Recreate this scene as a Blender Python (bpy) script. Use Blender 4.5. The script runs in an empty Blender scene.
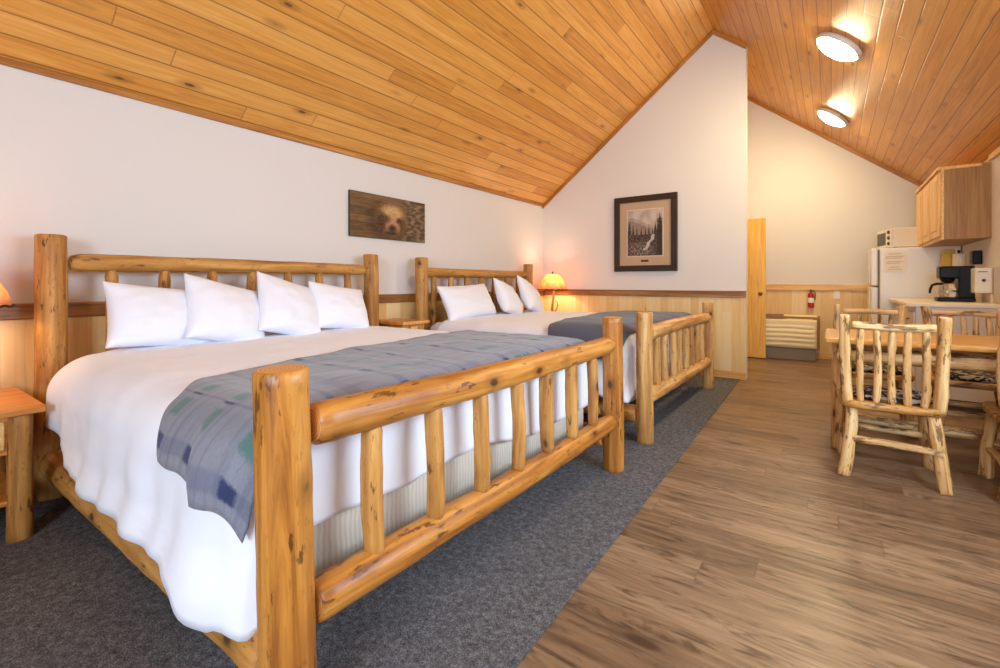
import bpy, bmesh, math, random
from mathutils import Vector, Matrix, noise
C = bpy.context.scene.collection
PI = math.pi

def nz(x, y=0.0, z=0.0):
    return noise.noise(Vector((x, y, z)))

def lerp(a, b, t):
    return a + (b - a) * t

def interp(tab, x):
    if x <= tab[0][0]:
        return tab[0][1]
    for (x0, y0), (x1, y1) in zip(tab, tab[1:]):
        if x <= x1:
            t = (x - x0) / (x1 - x0)
            t = t * t * (3 - 2 * t)
            return y0 + (y1 - y0) * t
    return tab[-1][1]

def lin(c):
    """sRGB 0..255 to linear"""
    r = []
    for v in c:
        v /= 255.0
        r.append(v / 12.92 if v <= 0.04045 else ((v + 0.055) / 1.055) ** 2.4)
    return (r[0], r[1], r[2], 1.0)

# ------------------------------------------------------------------ materials
class NT:
    def __init__(self, name):
        self.m = bpy.data.materials.new(name)
        self.m.use_nodes = True
        self.t = self.m.node_tree
        self.t.nodes.clear()
        self.out = self.t.nodes.new('ShaderNodeOutputMaterial')
    def n(self, kind, **kw):
        nd = self.t.nodes.new(kind)
        for k, v in kw.items():
            setattr(nd, k, v)
        return nd
    def put(self, sock, v):
        if hasattr(v, 'links') or isinstance(v, bpy.types.NodeSocket):
            self.t.links.new(v, sock)
        else:
            sock.default_value = v
    def math(self, op, a, b=0.0, c=None, clamp=False):
        nd = self.n('ShaderNodeMath', operation=op, use_clamp=clamp)
        self.put(nd.inputs[0], a)
        self.put(nd.inputs[1], b)
        if c is not None:
            self.put(nd.inputs[2], c)
        return nd.outputs[0]
    def vm(self, op, a, b):
        nd = self.n('ShaderNodeVectorMath', operation=op)
        self.put(nd.inputs[0], a)
        self.put(nd.inputs[1], b)
        return nd.outputs[0]
    def mix(self, f, a, b, blend='MIX'):
        nd = self.n('ShaderNodeMix', data_type='RGBA', blend_type=blend)
        self.put(nd.inputs[0], f)
        self.put(nd.inputs[6], a)
        self.put(nd.inputs[7], b)
        return nd.outputs[2]
    def noise(self, vec, scale=1.0, detail=3.0, rough=0.55, dist=0.0):
        nd = self.n('ShaderNodeTexNoise')
        self.put(nd.inputs['Vector'], vec)
        nd.inputs['Scale'].default_value = scale
        nd.inputs['Detail'].default_value = detail
        nd.inputs['Roughness'].default_value = rough
        nd.inputs['Distortion'].default_value = dist
        return nd.outputs[0]
    def white(self, vec):
        nd = self.n('ShaderNodeTexWhiteNoise', noise_dimensions='3D')
        self.put(nd.inputs['Vector'], vec)
        return nd.outputs['Value']
    def voro(self, vec, scale=1.0, rnd=1.0):
        nd = self.n('ShaderNodeTexVoronoi')
        self.put(nd.inputs['Vector'], vec)
        nd.inputs['Scale'].default_value = scale
        nd.inputs['Randomness'].default_value = rnd
        return nd.outputs['Distance'], nd.outputs['Color']
    def ramp(self, f, stops):
        nd = self.n('ShaderNodeValToRGB')
        el = nd.color_ramp.elements
        while len(el) < len(stops):
            el.new(0.5)
        for e, (p, c) in zip(el, stops):
            e.position = p
            e.color = c if len(c) == 4 else (*c, 1)
        self.put(nd.inputs[0], f)
        return nd.outputs[0]
    def step(self, x, lo, hi):
        nd = self.n('ShaderNodeMapRange', interpolation_type='SMOOTHSTEP')
        self.put(nd.inputs[0], x)
        nd.inputs[1].default_value = lo
        nd.inputs[2].default_value = hi
        nd.inputs[3].default_value = 0
        nd.inputs[4].default_value = 1
        return nd.outputs[0]
    def attr(self, name):
        nd = self.n('ShaderNodeAttribute', attribute_name=name)
        return nd.outputs['Vector']
    def sep(self, v):
        nd = self.n('ShaderNodeSeparateXYZ')
        self.put(nd.inputs[0], v)
        return nd.outputs
    def comb(self, x, y, z):
        nd = self.n('ShaderNodeCombineXYZ')
        for i, v in enumerate((x, y, z)):
            self.put(nd.inputs[i], v)
        return nd.outputs[0]
    def bsdf(self, col, rough=0.5, spec=0.5, bump=None, bstr=0.3, bdist=0.01, metal=0.0, **kw):
        b = self.n('ShaderNodeBsdfPrincipled')
        self.put(b.inputs['Base Color'], col)
        self.put(b.inputs['Roughness'], rough)
        b.inputs['Specular IOR Level'].default_value = spec
        b.inputs['Metallic'].default_value = metal
        for k, v in kw.items():
            self.put(b.inputs[k.replace('_', ' ')], v)
        if bump is not None:
            bn = self.n('ShaderNodeBump')
            bn.inputs['Strength'].default_value = bstr
            bn.inputs['Distance'].default_value = bdist
            self.put(bn.inputs['Height'], bump)
            self.t.links.new(bn.outputs[0], b.inputs['Normal'])
        self.t.links.new(b.outputs[0], self.out.inputs[0])
        return b

def plain(name, col, rough=0.5, spec=0.5, metal=0.0, vary=0.06, scale=30.0, bstr=0.0, **kw):
    k = NT(name)
    tc = k.n('ShaderNodeTexCoord').outputs['Object']
    nn = k.noise(tc, scale, 3)
    c = lin(col)
    d = tuple(v * (1 - vary) for v in c[:3]) + (1,)
    e = tuple(min(1, v * (1 + vary)) for v in c[:3]) + (1,)
    k.bsdf(k.mix(nn, d, e), rough, spec, bump=nn if bstr else None, bstr=bstr, metal=metal, **kw)
    return k.m

def plank_mat(name, w, L, cols, gs=(2.5, 40.0), groove=0.03, gdark=0.45, knots=0.5, rough=0.4, rnd_amt=0.5,
              streak=0.0, kscale=(4.0, 9.0), ksize=0.1, butt=0.006, spec=0.4, kcol=(70, 38, 16), coat=0.0, bs=0.35):
    """boards: attribute lc = (along, across, _) in metres"""
    k = NT(name)
    u, v, _ = k.sep(k.attr('lc'))
    vw = k.math('DIVIDE', v, w)
    row = k.math('FLOOR', vw)
    fr = k.math('FRACT', vw)
    off = k.math('MULTIPLY', k.white(k.comb(row, 3.7, 1.3)), L * 7.0)
    pu = k.math('DIVIDE', k.math('ADD', u, off), L)
    colm = k.math('FLOOR', pu)
    fu = k.math('FRACT', pu)
    rnd = k.white(k.comb(row, colm, 9.1))
    rnd2 = k.white(k.comb(row, colm, 4.4))
    gv = k.comb(k.math('MULTIPLY_ADD', u, gs[0], k.math('MULTIPLY', rnd, 60.0)),
                k.math('MULTIPLY_ADD', v, gs[1], k.math('MULTIPLY', rnd2, 30.0)), k.math('MULTIPLY', rnd, 17.0))
    g = k.noise(gv, 1.0, 5, 0.6, 1.2)
    tone = k.math('ADD', k.math('MULTIPLY', g, 1.0 - rnd_amt * 0.6), k.math('MULTIPLY', rnd, rnd_amt * 0.6))
    col = k.ramp(tone, [(0.22, lin(cols[0])), (0.5, lin(cols[1])), (0.8, lin(cols[2]))])
    if streak:
        sv = k.comb(k.math('MULTIPLY_ADD', u, 2.6, k.math('MULTIPLY', rnd, 40.0)),
                    k.math('MULTIPLY_ADD', v, 13.0, k.math('MULTIPLY', rnd2, 20.0)), rnd2)
        s = k.step(k.noise(sv, 1.0, 5, 0.62, 2.6), 0.46, 0.72)
        col = k.mix(k.math('MULTIPLY', s, streak), col, lin(kcol))
    if knots:
        kv = k.comb(k.math('MULTIPLY_ADD', u, kscale[0], k.math('MULTIPLY', rnd, 31.0)),
                    k.math('MULTIPLY_ADD', v, kscale[1], k.math('MULTIPLY', rnd2, 23.0)), rnd)
        kd, kc = k.voro(kv, 1.0)
        pick = k.step(k.sep(kc)[0], 1.0 - knots, 1.0 - knots + 0.02)
        core = k.math('SUBTRACT', 1.0, k.step(kd, ksize * 0.45, ksize))
        halo = k.math('SUBTRACT', 1.0, k.step(kd, ksize, ksize * 2.6))
        col = k.mix(k.math('MULTIPLY', k.math('MULTIPLY', halo, pick), 0.35), col, lin(kcol))
        col = k.mix(k.math('MULTIPLY', k.math('MULTIPLY', core, pick), 0.85), col, lin(kcol))
    ed = k.math('MINIMUM', fr, k.math('SUBTRACT', 1.0, fr))
    gm = k.math('SUBTRACT', 1.0, k.step(ed, groove * 0.3, groove))
    eb = k.math('MULTIPLY', k.math('MINIMUM', fu, k.math('SUBTRACT', 1.0, fu)), L)
    bm_ = k.math('SUBTRACT', 1.0, k.step(eb, butt * 0.2, butt))
    gm = k.math('MAXIMUM', gm, k.math('MULTIPLY', bm_, 0.7))
    col = k.mix(k.math('MULTIPLY', gm, gdark), col, lin(kcol))
    h = k.math('SUBTRACT', k.math('MULTIPLY', g, 0.12), gm)
    k.bsdf(col, rough, spec, bump=h, bstr=bs, bdist=0.006, Coat_Weight=coat, Coat_Roughness=0.25)
    return k.m

def wood_mat(name, cols, bark=0.0, knot=0.4, barkcol=(70, 40, 18), rough=0.42, gscale=26.0, coat=0.15, kcol=(88, 46, 16), patch=0.35):
    """logs and sawn boards: attribute lc, z is along the grain"""
    k = NT(name)
    x, y, z = k.sep(k.attr('lc'))
    gv = k.comb(k.math('MULTIPLY', x, gscale), k.math('MULTIPLY', y, gscale), k.math('MULTIPLY', z, 1.6))
    g = k.noise(gv, 1.0, 5, 0.6, 0.8)
    col = k.ramp(g, [(0.34, lin(cols[0])), (0.5, lin(cols[1])), (0.66, lin(cols[2]))])
    pv = k.comb(k.math('MULTIPLY', x, 9.0), k.math('MULTIPLY', y, 9.0), k.math('MULTIPLY', z, 2.2))
    p = k.step(k.noise(pv, 1.0, 3), 0.45, 0.7)
    col = k.mix(k.math('MULTIPLY', p, patch), col, lin(cols[0]))
    if knot:
        kv = k.comb(k.math('MULTIPLY', x, 9.0), k.math('MULTIPLY', y, 9.0), k.math('MULTIPLY', z, 5.0))
        wob = k.noise(kv, 2.2, 2)
        kd, kc = k.voro(kv, 1.0)
        kd = k.math('ADD', kd, k.math('MULTIPLY', k.math('SUBTRACT', wob, 0.5), 0.22))
        pick = k.step(k.sep(kc)[1], 1 - knot, 1 - knot + 0.02)
        halo = k.math('MULTIPLY', k.math('SUBTRACT', 1.0, k.step(kd, 0.12, 0.42)), pick)
        core = k.math('MULTIPLY', k.math('SUBTRACT', 1.0, k.step(kd, 0.08, 0.17)), pick)
        col = k.mix(k.math('MULTIPLY', halo, 0.4), col, lin(kcol))
        col = k.mix(k.math('MULTIPLY', core, 0.85), col, lin((52, 28, 12)))
    if bark:
        bv = k.comb(k.math('MULTIPLY', x, 26.0), k.math('MULTIPLY', y, 26.0), k.math('MULTIPLY', z, 7.0))
        b = k.step(k.noise(bv, 1.0, 4, 0.65), 0.70 - bark * 0.16, 0.75 - bark * 0.16)
        col = k.mix(k.math('MULTIPLY', b, 0.8), col, lin(barkcol))
    if bark:
        fv = k.comb(k.math('MULTIPLY', x, 110.0), k.math('MULTIPLY', y, 110.0), k.math('MULTIPLY', z, 26.0))
        zone = k.step(k.noise(pv, 1.7, 3), 0.38, 0.66)
        fl = k.math('MULTIPLY', k.step(k.noise(fv, 1.0, 3, 0.6), 0.56, 0.70), zone)
        col = k.mix(k.math('MULTIPLY', fl, 0.62), col, lin(kcol))
    k.bsdf(col, rough, 0.4, bump=g, bstr=0.25, bdist=0.008, Coat_Weight=coat, Coat_Roughness=0.3)
    return k.m

def endgrain_mat(name, a, b):
    k = NT(name)
    x, y, z = k.sep(k.attr('ec'))
    d = k.math('SQRT', k.math('ADD', k.math('MULTIPLY', x, x), k.math('MULTIPLY', y, y)))
    d = k.math('ADD', d, k.math('MULTIPLY', k.noise(k.attr('ec'), 20.0, 2), 0.012))
    w = k.math('SINE', k.math('MULTIPLY', d, 700.0))
    col = k.mix(k.math('MULTIPLY_ADD', w, 0.5, 0.5), lin(a), lin(b))
    k.bsdf(col, 0.6, 0.3)
    return k.m

M = {}
M['paint'] = plain('white_wall_paint', (219, 214, 211), 0.85, 0.2, vary=0.012, scale=60, bstr=0.03)
M['ceiling'] = plank_mat('honey_pine_ceiling', 0.122, 3.4, ((180, 114, 44), (214, 150, 68), (232, 176, 100)), gs=(1.6, 34),
                         groove=0.055, gdark=0.6, knots=0.42, rough=0.38, rnd_amt=0.4, kscale=(2.6, 8.0), ksize=0.11, kcol=(84, 40, 12), coat=0.12)
M['floor'] = plank_mat('rustic_plank_flooring', 0.155, 1.25, ((84, 62, 44), (132, 104, 78), (164, 136, 106)), gs=(1.8, 24),
                       groove=0.012, gdark=0.35, knots=0.4, rough=0.38, rnd_amt=0.36, streak=0.75, kscale=(2.0, 6.0), ksize=0.16,
                       kcol=(58, 38, 26), butt=0.004, spec=0.5, bs=0.12)
M['wains'] = plank_mat('pine_panelling', 0.092, 5.0, ((234, 188, 118), (248, 214, 150), (253, 234, 188)), gs=(1.8, 40),
                       groove=0.05, gdark=0.3, knots=0.22, rough=0.42, rnd_amt=0.55, kscale=(3.5, 9.0), ksize=0.13, kcol=(110, 64, 28), butt=0.0)
M['rail'] = wood_mat('stained_rail_wood', ((128, 84, 44), (158, 108, 60), (178, 128, 78)), knot=0.15, rough=0.4)
M['rail_light'] = wood_mat('pale_rail_wood', ((204, 150, 78), (224, 174, 100), (236, 192, 124)), knot=0.15, rough=0.4)
M['crown'] = wood_mat('amber_trim_wood', ((146, 92, 36), (172, 114, 50), (192, 134, 66)), knot=0.1, rough=0.4)
M['log'] = wood_mat('peeled_log_wood', ((152, 100, 46), (186, 132, 64), (206, 158, 90)), bark=0.55, knot=0.4, rough=0.58, coat=.0, patch=.6)
M['log_dark'] = wood_mat('amber_log_wood', ((142, 84, 30), (184, 120, 46), (206, 146, 70)), bark=0.6, knot=0.45, rough=0.42, coat=.12, patch=.55)
M['log_pale'] = wood_mat('pale_log_wood', ((158, 106, 52), (196, 146, 82), (218, 176, 114)), bark=0.5, knot=0.35, rough=0.5, coat=.06, patch=.5)
M['chairlog'] = wood_mat('pale_cedar_wood', ((174, 122, 66), (216, 172, 110), (238, 208, 156)), bark=0.95, knot=0.42, rough=0.5, gscale=40, coat=.05, patch=.6,
                         barkcol=(96, 62, 26))
M['board'] = wood_mat('orange_pine_board', ((184, 112, 44), (210, 142, 66), (224, 164, 90)), knot=0.25, rough=0.36)
M['seatwood'] = wood_mat('seat_plank_wood', ((150, 94, 40), (190, 136, 66), (216, 168, 96)), bark=0.9, knot=0.3, rough=0.36)
M['tabletop'] = wood_mat('table_pine', ((196, 132, 54), (216, 158, 76), (230, 180, 100)), knot=0.2, rough=0.3)
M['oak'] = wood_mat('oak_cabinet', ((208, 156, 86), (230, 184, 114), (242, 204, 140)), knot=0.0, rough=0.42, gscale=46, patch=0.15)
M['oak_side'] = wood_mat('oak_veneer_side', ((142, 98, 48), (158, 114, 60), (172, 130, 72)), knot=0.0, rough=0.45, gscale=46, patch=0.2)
M['doorwood'] = wood_mat('honey_door_veneer', ((206, 150, 60), (224, 170, 76), (234, 184, 94)), knot=0.0, rough=0.4, gscale=30, patch=0.2)
M['end'] = endgrain_mat('cut_log_end', (196, 136, 70), (222, 168, 100))
M['end_pale'] = endgrain_mat('cut_pale_end', (214, 168, 110), (234, 198, 144))

def carpet_mat():
    k = NT('grey_loop_carpet')
    tc = k.n('ShaderNodeTexCoord').outputs['Object']
    a = k.noise(tc, 210.0, 2, 0.7)
    b = k.noise(tc, 45.0, 3, 0.7)
    t = k.math('ADD', k.math('MULTIPLY', a, 0.6), k.math('MULTIPLY', b, 0.4))
    col = k.ramp(t, [(0.36, lin((56, 55, 57))), (0.52, lin((102, 100, 103))), (0.68, lin((150, 147, 150)))])
    k.bsdf(col, 0.95, 0.1, bump=t, bstr=0.8, bdist=0.008)
    return k.m
M['carpet'] = carpet_mat()

def cloth_mat(name, col, sc=500.0, vary=0.05, sheen=0.15):
    k = NT(name)
    tc = k.n('ShaderNodeTexCoord').outputs['Object']
    a = k.noise(tc, sc, 2)
    b = k.noise(tc, 9.0, 3)
    c = lin(col)
    cc = k.mix(a, tuple(v * (1 - vary) for v in c[:3]) + (1,), tuple(min(1, v * (1 + vary)) for v in c[:3]) + (1,))
    k.bsdf(cc, 0.9, 0.15, bump=k.math('ADD', b, k.math('MULTIPLY', a, 0.05)), bstr=0.12, bdist=0.03, Sheen_Weight=sheen)
    return k.m
M['linen'] = cloth_mat('white_cotton', (232, 236, 248), vary=0.02)
M['darkblanket'] = cloth_mat('slate_blanket', (86, 88, 100), vary=0.18, sc=160)
M['shade_liner'] = cloth_mat('cream_cloth', (226, 214, 190))

def ribbed_mat():
    k = NT('ribbed_box_cover')
    x, y, z = k.sep(k.attr('lc'))
    w = k.math('SINE', k.math('MULTIPLY', k.math('ADD', x, k.math('MULTIPLY', k.noise(k.attr('lc'), 12.0, 2), 0.02)), 340.0))
    f = k.math('MULTIPLY_ADD', w, 0.5, 0.5)
    k.bsdf(k.mix(f, lin((202, 194, 180)), lin((216, 208, 196))), 0.85, 0.2, bump=f, bstr=0.2, bdist=0.006)
    return k.m
M['ribbed'] = ribbed_mat()

def plaid_mat():
    """lc.x runs across the throw (along the bed), lc.y along the throw"""
    k = NT('grey_plaid_wool')
    a, b, _ = k.sep(k.attr('lc'))
    fuzz = k.noise(k.comb(k.math('MULTIPLY', a, 160.0), k.math('MULTIPLY', b, 160.0), 5.0), 1.0, 3)
    def bands(v, lst):
        r = None
        for c, hw in lst:
            d = k.math('ABSOLUTE', k.math('SUBTRACT', v, c))
            s = k.math('SUBTRACT', 1.0, k.step(k.math('ADD', d, k.math('MULTIPLY', k.math('SUBTRACT', fuzz, 0.5), hw * 0.5)), hw * 0.6, hw * 1.1))
            r = s if r is None else k.math('MAXIMUM', r, s)
        return r
    def per(v, p, o):
        return k.math('MULTIPLY', k.math('FRACT', k.math('DIVIDE', k.math('ADD', v, o), p)), p)
    pa = per(a, 0.23, 0.115)
    pb = per(b, 0.62, 0.225)
    ca = bands(pa, [(0.15, 0.034)])
    la = bands(pa, [(0.02, 0.006), (0.20, 0.010)])
    gb = bands(pb, [(0.215, 0.034), (0.30, 0.022)])
    nb = bands(pb, [(0.115, 0.022), (0.265, 0.005), (0.44, 0.014)])
    lb = bands(pb, [(0.36, 0.012), (0.53, 0.030)])
    weave = k.noise(k.comb(k.math('MULTIPLY', a, 240.0), k.math('MULTIPLY', b, 90.0), 0.0), 1.0, 2)
    mottle = k.noise(k.comb(k.math('MULTIPLY', a, 30.0), k.math('MULTIPLY', b, 5.0), 2.0), 1.0, 3)
    col = k.mix(weave, lin((112, 116, 130)), lin((144, 147, 160)))
    col = k.mix(k.math('MULTIPLY', k.step(mottle, .45, .7), 0.35), col, lin((84, 90, 108)))
    col = k.mix(k.math('MULTIPLY', gb, 0.14), col, lin((80, 104, 108)))
    col = k.mix(k.math('MULTIPLY', k.math('MULTIPLY', ca, gb), 0.6), col, lin((40, 108, 94)))
    col = k.mix(k.math('MULTIPLY', nb, 0.34), col, lin((62, 70, 112)))
    col = k.mix(k.math('MULTIPLY', k.math('MULTIPLY', ca, nb), 0.85), col, lin((30, 40, 86)))
    col = k.mix(k.math('MULTIPLY', k.math('MAXIMUM', la, lb), 0.28), col, lin((88, 92, 124)))
    k.bsdf(col, 0.92, 0.12, bump=weave, bstr=0.3, bdist=0.004, Sheen_Weight=0.2)
    return k.m
M['plaid'] = plaid_mat()

def vcol_mat(name, rough=0.6):
    k = NT(name)
    nd = k.n('ShaderNodeAttribute', attribute_name='pic')
    k.bsdf(nd.outputs['Color'], rough, 0.3)
    return k.m
M['picture'] = vcol_mat('printed_picture', 0.55)

def seat_cloth():
    k = NT('speckled_seat_cloth')
    tc = k.n('ShaderNodeTexCoord').outputs['Object']
    d, c = k.voro(tc, 46.0)
    s = k.step(k.sep(c)[0], 0.60, 0.68)
    col = k.mix(s, lin((44, 34, 28)), lin((176, 166, 154)))
    k.bsdf(col, 0.8, 0.2)
    return k.m
M['seatcloth'] = seat_cloth()
M['white_enamel'] = plain('white_enamel', (232, 226, 216), 0.3, 0.5, vary=0.01)
M['white_plastic'] = plain('white_plastic', (228, 222, 210), 0.4, 0.5, vary=0.01)
M['grey_board'] = plain('pale_grey_plastic', (190, 182, 182), 0.5, 0.4, vary=0.02)
M['white_cab'] = plain('white_cabinet_paint', (226, 220, 216), 0.5, 0.4, vary=0.02)
M['counter'] = plain('cream_laminate', (232, 216, 190), 0.35, 0.5, vary=0.05, scale=140)
M['black'] = plain('black_plastic', (10, 9, 10), 0.35, 0.2, vary=0.1)
M['darkgrey'] = plain('dark_grey_plastic', (70, 66, 62), 0.4, 0.5)
M['gasket'] = plain('grey_rubber', (120, 112, 104), 0.6, 0.3)
M['brass'] = plain('aged_brass', (150, 108, 52), 0.3, 0.5, metal=1.0)
M['darkmetal'] = plain('dark_bronze', (54, 40, 28), 0.4, 0.5, metal=0.6)
M['red'] = plain('red_enamel', (168, 30, 24), 0.3, 0.5)
M['yellow'] = plain('yellow_card', (214, 172, 60), 0.5, 0.4)
M['cream'] = plain('cream_paper', (236, 220, 192), 0.8, 0.2)
M['frame'] = plain('dark_espresso_frame', (48, 32, 22), 0.35, 0.5, vary=0.15, scale=50)
M['mat_board'] = plain('tan_mat_board', (184, 156, 130), 0.85, 0.2, vary=0.02)
M['ac_cream'] = plain('cream_louvred_plastic', (228, 210, 170), 0.45, 0.4, vary=0.02)
M['ac_grey'] = plain('taupe_grille_plastic', (132, 118, 100), 0.5, 0.4)
M['ac_sleeve'] = plain('brown_wall_sleeve', (150, 100, 50), 0.5, 0.4)
M['chrome'] = plain('brushed_nickel', (186, 176, 160), 0.3, 0.5, metal=0.9)
M['paper'] = plain('white_notice_paper', (244, 236, 224), 0.8, 0.2, vary=0.01)
M['ink'] = plain('pale_print', (206, 184, 164), 0.8, 0.2)

def glass_mat():
    k = NT('coffee_carafe_glass')
    k.bsdf((0.9, 0.88, 0.84, 1), 0.05, 0.5, Transmission_Weight=0.85, IOR=1.3)
    return k.m
M['glass'] = glass_mat()

def emit_mat(name, col, s):
    k = NT(name)
    e = k.n('ShaderNodeEmission')
    e.inputs[0].default_value = col
    e.inputs[1].default_value = s
    k.t.links.new(e.outputs[0], k.out.inputs[0])
    return k.m
M['diffuser'] = emit_mat('lit_glass_diffuser', (1.0, 0.81, 0.46, 1), 98.0)
M['bulb'] = emit_mat('lit_bulb', (1.0, 0.72, 0.42, 1), 8.0)

def shade_mat():
    k = NT('amber_lamp_shade')
    tc = k.n('ShaderNodeTexCoord').outputs['Object']
    n_ = k.noise(tc, 12.0, 4)
    col = k.ramp(n_, [(0.3, lin((232, 170, 116))), (0.55, lin((245, 198, 150))), (0.8, lin((252, 220, 182)))])
    d = k.n('ShaderNodeBsdfDiffuse')
    t = k.n('ShaderNodeBsdfTranslucent')
    k.put(d.inputs[0], col)
    k.put(t.inputs[0], col)
    mx = k.n('ShaderNodeMixShader')
    mx.inputs[0].default_value = 0.45
    k.t.links.new(d.outputs[0], mx.inputs[1])
    k.t.links.new(t.outputs[0], mx.inputs[2])
    k.t.links.new(mx.outputs[0], k.out.inputs[0])
    return k.m
M['shade'] = shade_mat()

# ------------------------------------------------------------------ mesh helpers
def add(name, verts, faces, mats, parent=None, lc=None, ec=None, smooth=True, fmat=None, flat=None, col=None):
    me = bpy.data.meshes.new(name)
    me.from_pydata([tuple(v) for v in verts], [], faces)
    if not isinstance(mats, (list, tuple)):
        mats = [mats]
    for m in mats:
        me.materials.append(M[m])
    for i, p in enumerate(me.polygons):
        p.use_smooth = smooth and not (flat and i in flat)
        if fmat:
            p.material_index = fmat[i]
    for nm, dat in (('lc', lc), ('ec', ec)):
        if dat is not None:
            a = me.attributes.new(nm, 'FLOAT_VECTOR', 'POINT')
            for i, v in enumerate(dat):
                a.data[i].vector = v
    if col is not None:
        a = me.attributes.new('pic', 'FLOAT_COLOR', 'POINT')
        for i, v in enumerate(col):
            a.data[i].color = v
    me.update()
    o = bpy.data.objects.new(name, me)
    C.objects.link(o)
    if parent is not None:
        o.parent = parent
    return o

def tag(o, label=None, cat=None, group=None, kind=None):
    if label: o['label'] = label
    if cat: o['category'] = cat
    if group: o['group'] = group
    if kind: o['kind'] = kind
    return o

def thing(name, label, cat, loc=(0, 0, 0), rz=0.0, group=None):
    o = bpy.data.objects.new(name, None)
    C.objects.link(o)
    o.location = loc
    o.rotation_euler = (0, 0, rz)
    o.empty_display_size = 0.1
    return tag(o, label, cat, group)

def frame_of(d):
    d = d.normalized()
    up = Vector((0, 0, 1)) if abs(d.z) < 0.9 else Vector((1, 0, 0))
    e1 = up.cross(d).normalized()
    return d, e1, d.cross(e1).normalized()

def log(name, p0, p1, r0, r1, mats=('log', 'end'), parent=None, seed=0, bump=0.07, bend=0.008, t0=(1.0, 0.0), t1=(1.0, 0.0),
        ring=20, seg=0.045, cham=0.12, knob=0.0):
    """one peeled log from p0 to p1; t0/t1 = (end radius factor, taper length)"""
    p0, p1 = Vector(p0), Vector(p1)
    L = (p1 - p0).length
    d, e1, e2 = frame_of(p1 - p0)
    rnd = random.Random(seed * 7 + 3)
    o = Vector((rnd.uniform(0, 40), rnd.uniform(0, 40), rnd.uniform(0, 40)))
    ba = rnd.uniform(0, 2 * PI)
    knobs = [(rnd.uniform(0.1, 0.9) * L, rnd.uniform(0, 2 * PI), rnd.uniform(0.5, 1.0) * knob) for _ in range(int(2 + L * 5))] if knob else []
    n = max(4, int(L / seg))
    zs = [i / n for i in range(n + 1)]
    V, LC, EC, F, FM = [], [], [], [], []
    def ringat(z, f, push=0.0):
        base = p0.lerp(p1, z) + d * push
        bb = math.sin(z * PI) * bend + 0.5 * bend * nz(z * 3, seed * 1.7)
        base = base + (e1 * math.cos(ba) + e2 * math.sin(ba)) * bb
        R = lerp(r0, r1, z)
        a_ = z * L
        k = 1.0
        if t0[1] > 0 and a_ < t0[1]:
            q = a_ / t0[1]; k *= lerp(t0[0], 1, math.sqrt(max(0, 1 - (1 - q) ** 2)))
        if t1[1] > 0 and L - a_ < t1[1]:
            q = (L - a_) / t1[1]; k *= lerp(t1[0], 1, math.sqrt(max(0, 1 - (1 - q) ** 2)))
        for j in range(ring):
            th = 2 * PI * j / ring
            c, s = math.cos(th), math.sin(th)
            w = 1 + bump * (nz(c * 1.1 + o.x, s * 1.1 + o.y, a_ * 5 + o.z) + 0.5 * nz(c * 2 + o.y, s * 2, a_ * 14 + o.x))
            for kz, ka, kh in knobs:
                dz = (a_ - kz) / (R * 0.8 + 0.004)
                da = (th - ka + PI) % (2 * PI) - PI
                w += kh * math.exp(-dz * dz - (da / 0.6) ** 2)
            r = R * k * w * f
            V.append(base + e1 * (c * r) + e2 * (s * r))
            LC.append((c * r + o.x, s * r + o.y, a_ + push + o.z))
            EC.append((c * r, s * r, 0))
    rings = 0
    ringat(0, 1 - cham, 0.0); rings += 1
    for z in zs:
        zz = min(max(z, cham * r0 / L), 1 - cham * r1 / L)
        ringat(zz, 1.0); rings += 1
    ringat(1, 1 - cham, 0.0); rings += 1
    for i in range(rings - 1):
        for j in range(ring):
            a, b = i * ring + j, i * ring + (j + 1) % ring
            F.append((a, b, b + ring, a + ring)); FM.append(0)
    flat = set()
    for i, push in ((0, 0), (rings - 1, 0)):
        src = [i * ring + j for j in range(ring)]
        st = len(V)
        for q in src:
            V.append(V[q]); LC.append(LC[q]); EC.append(EC[q])
        cen = sum((V[q] for q in src), Vector()) / ring
        V.append(cen); LC.append(o); EC.append((0, 0, 0))
        for j in range(ring):
            a, b = st + j, st + (j + 1) % ring
            flat.add(len(F))
            F.append((b, a, st + ring) if i == 0 else (a, b, st + ring)); FM.append(1)
    return add(name, V, F, list(mats), parent, LC, EC, True, FM, flat)

def box(name, lo, hi, mat, parent=None, axis='z', bev=0.004, seed=None, segs=2, smooth=True):
    """bevelled box; axis = grain direction"""
    bm = bmesh.new()
    bmesh.ops.create_cube(bm, size=1.0)
    lo, hi = Vector(lo), Vector(hi)
    for v in bm.verts:
        v.co = Vector(((v.co.x + .5) * (hi.x - lo.x) + lo.x, (v.co.y + .5) * (hi.y - lo.y) + lo.y, (v.co.z + .5) * (hi.z - lo.z) + lo.z))
    if bev > 0:
        bev = min(bev, min(hi - lo) * 0.45)
        bmesh.ops.bevel(bm, geom=bm.edges[:], offset=bev, segments=segs, affect='EDGES', profile=0.5)
    bm.normal_update()
    V = [v.co.copy() for v in bm.verts]
    F = [tuple(v.index for v in f.verts) for f in bm.faces] if not bm.verts.index_update() else []
    bm.free()
    rnd = random.Random(seed if seed is not None else hash((round(lo.x, 3), round(lo.y, 3), round(lo.z, 3))) & 0xffff)
    o = (rnd.uniform(0, 30), rnd.uniform(0, 30), rnd.uniform(0, 30))
    pm = {'z': (0, 1, 2), 'x': (1, 2, 0), 'y': (0, 2, 1)}[axis]
    LC = [(v[pm[0]] + o[0], v[pm[1]] + o[1], v[pm[2]] + o[2]) for v in V]
    ob = add(name, V, F, mat, parent, LC, None, False)
    return ob

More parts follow.
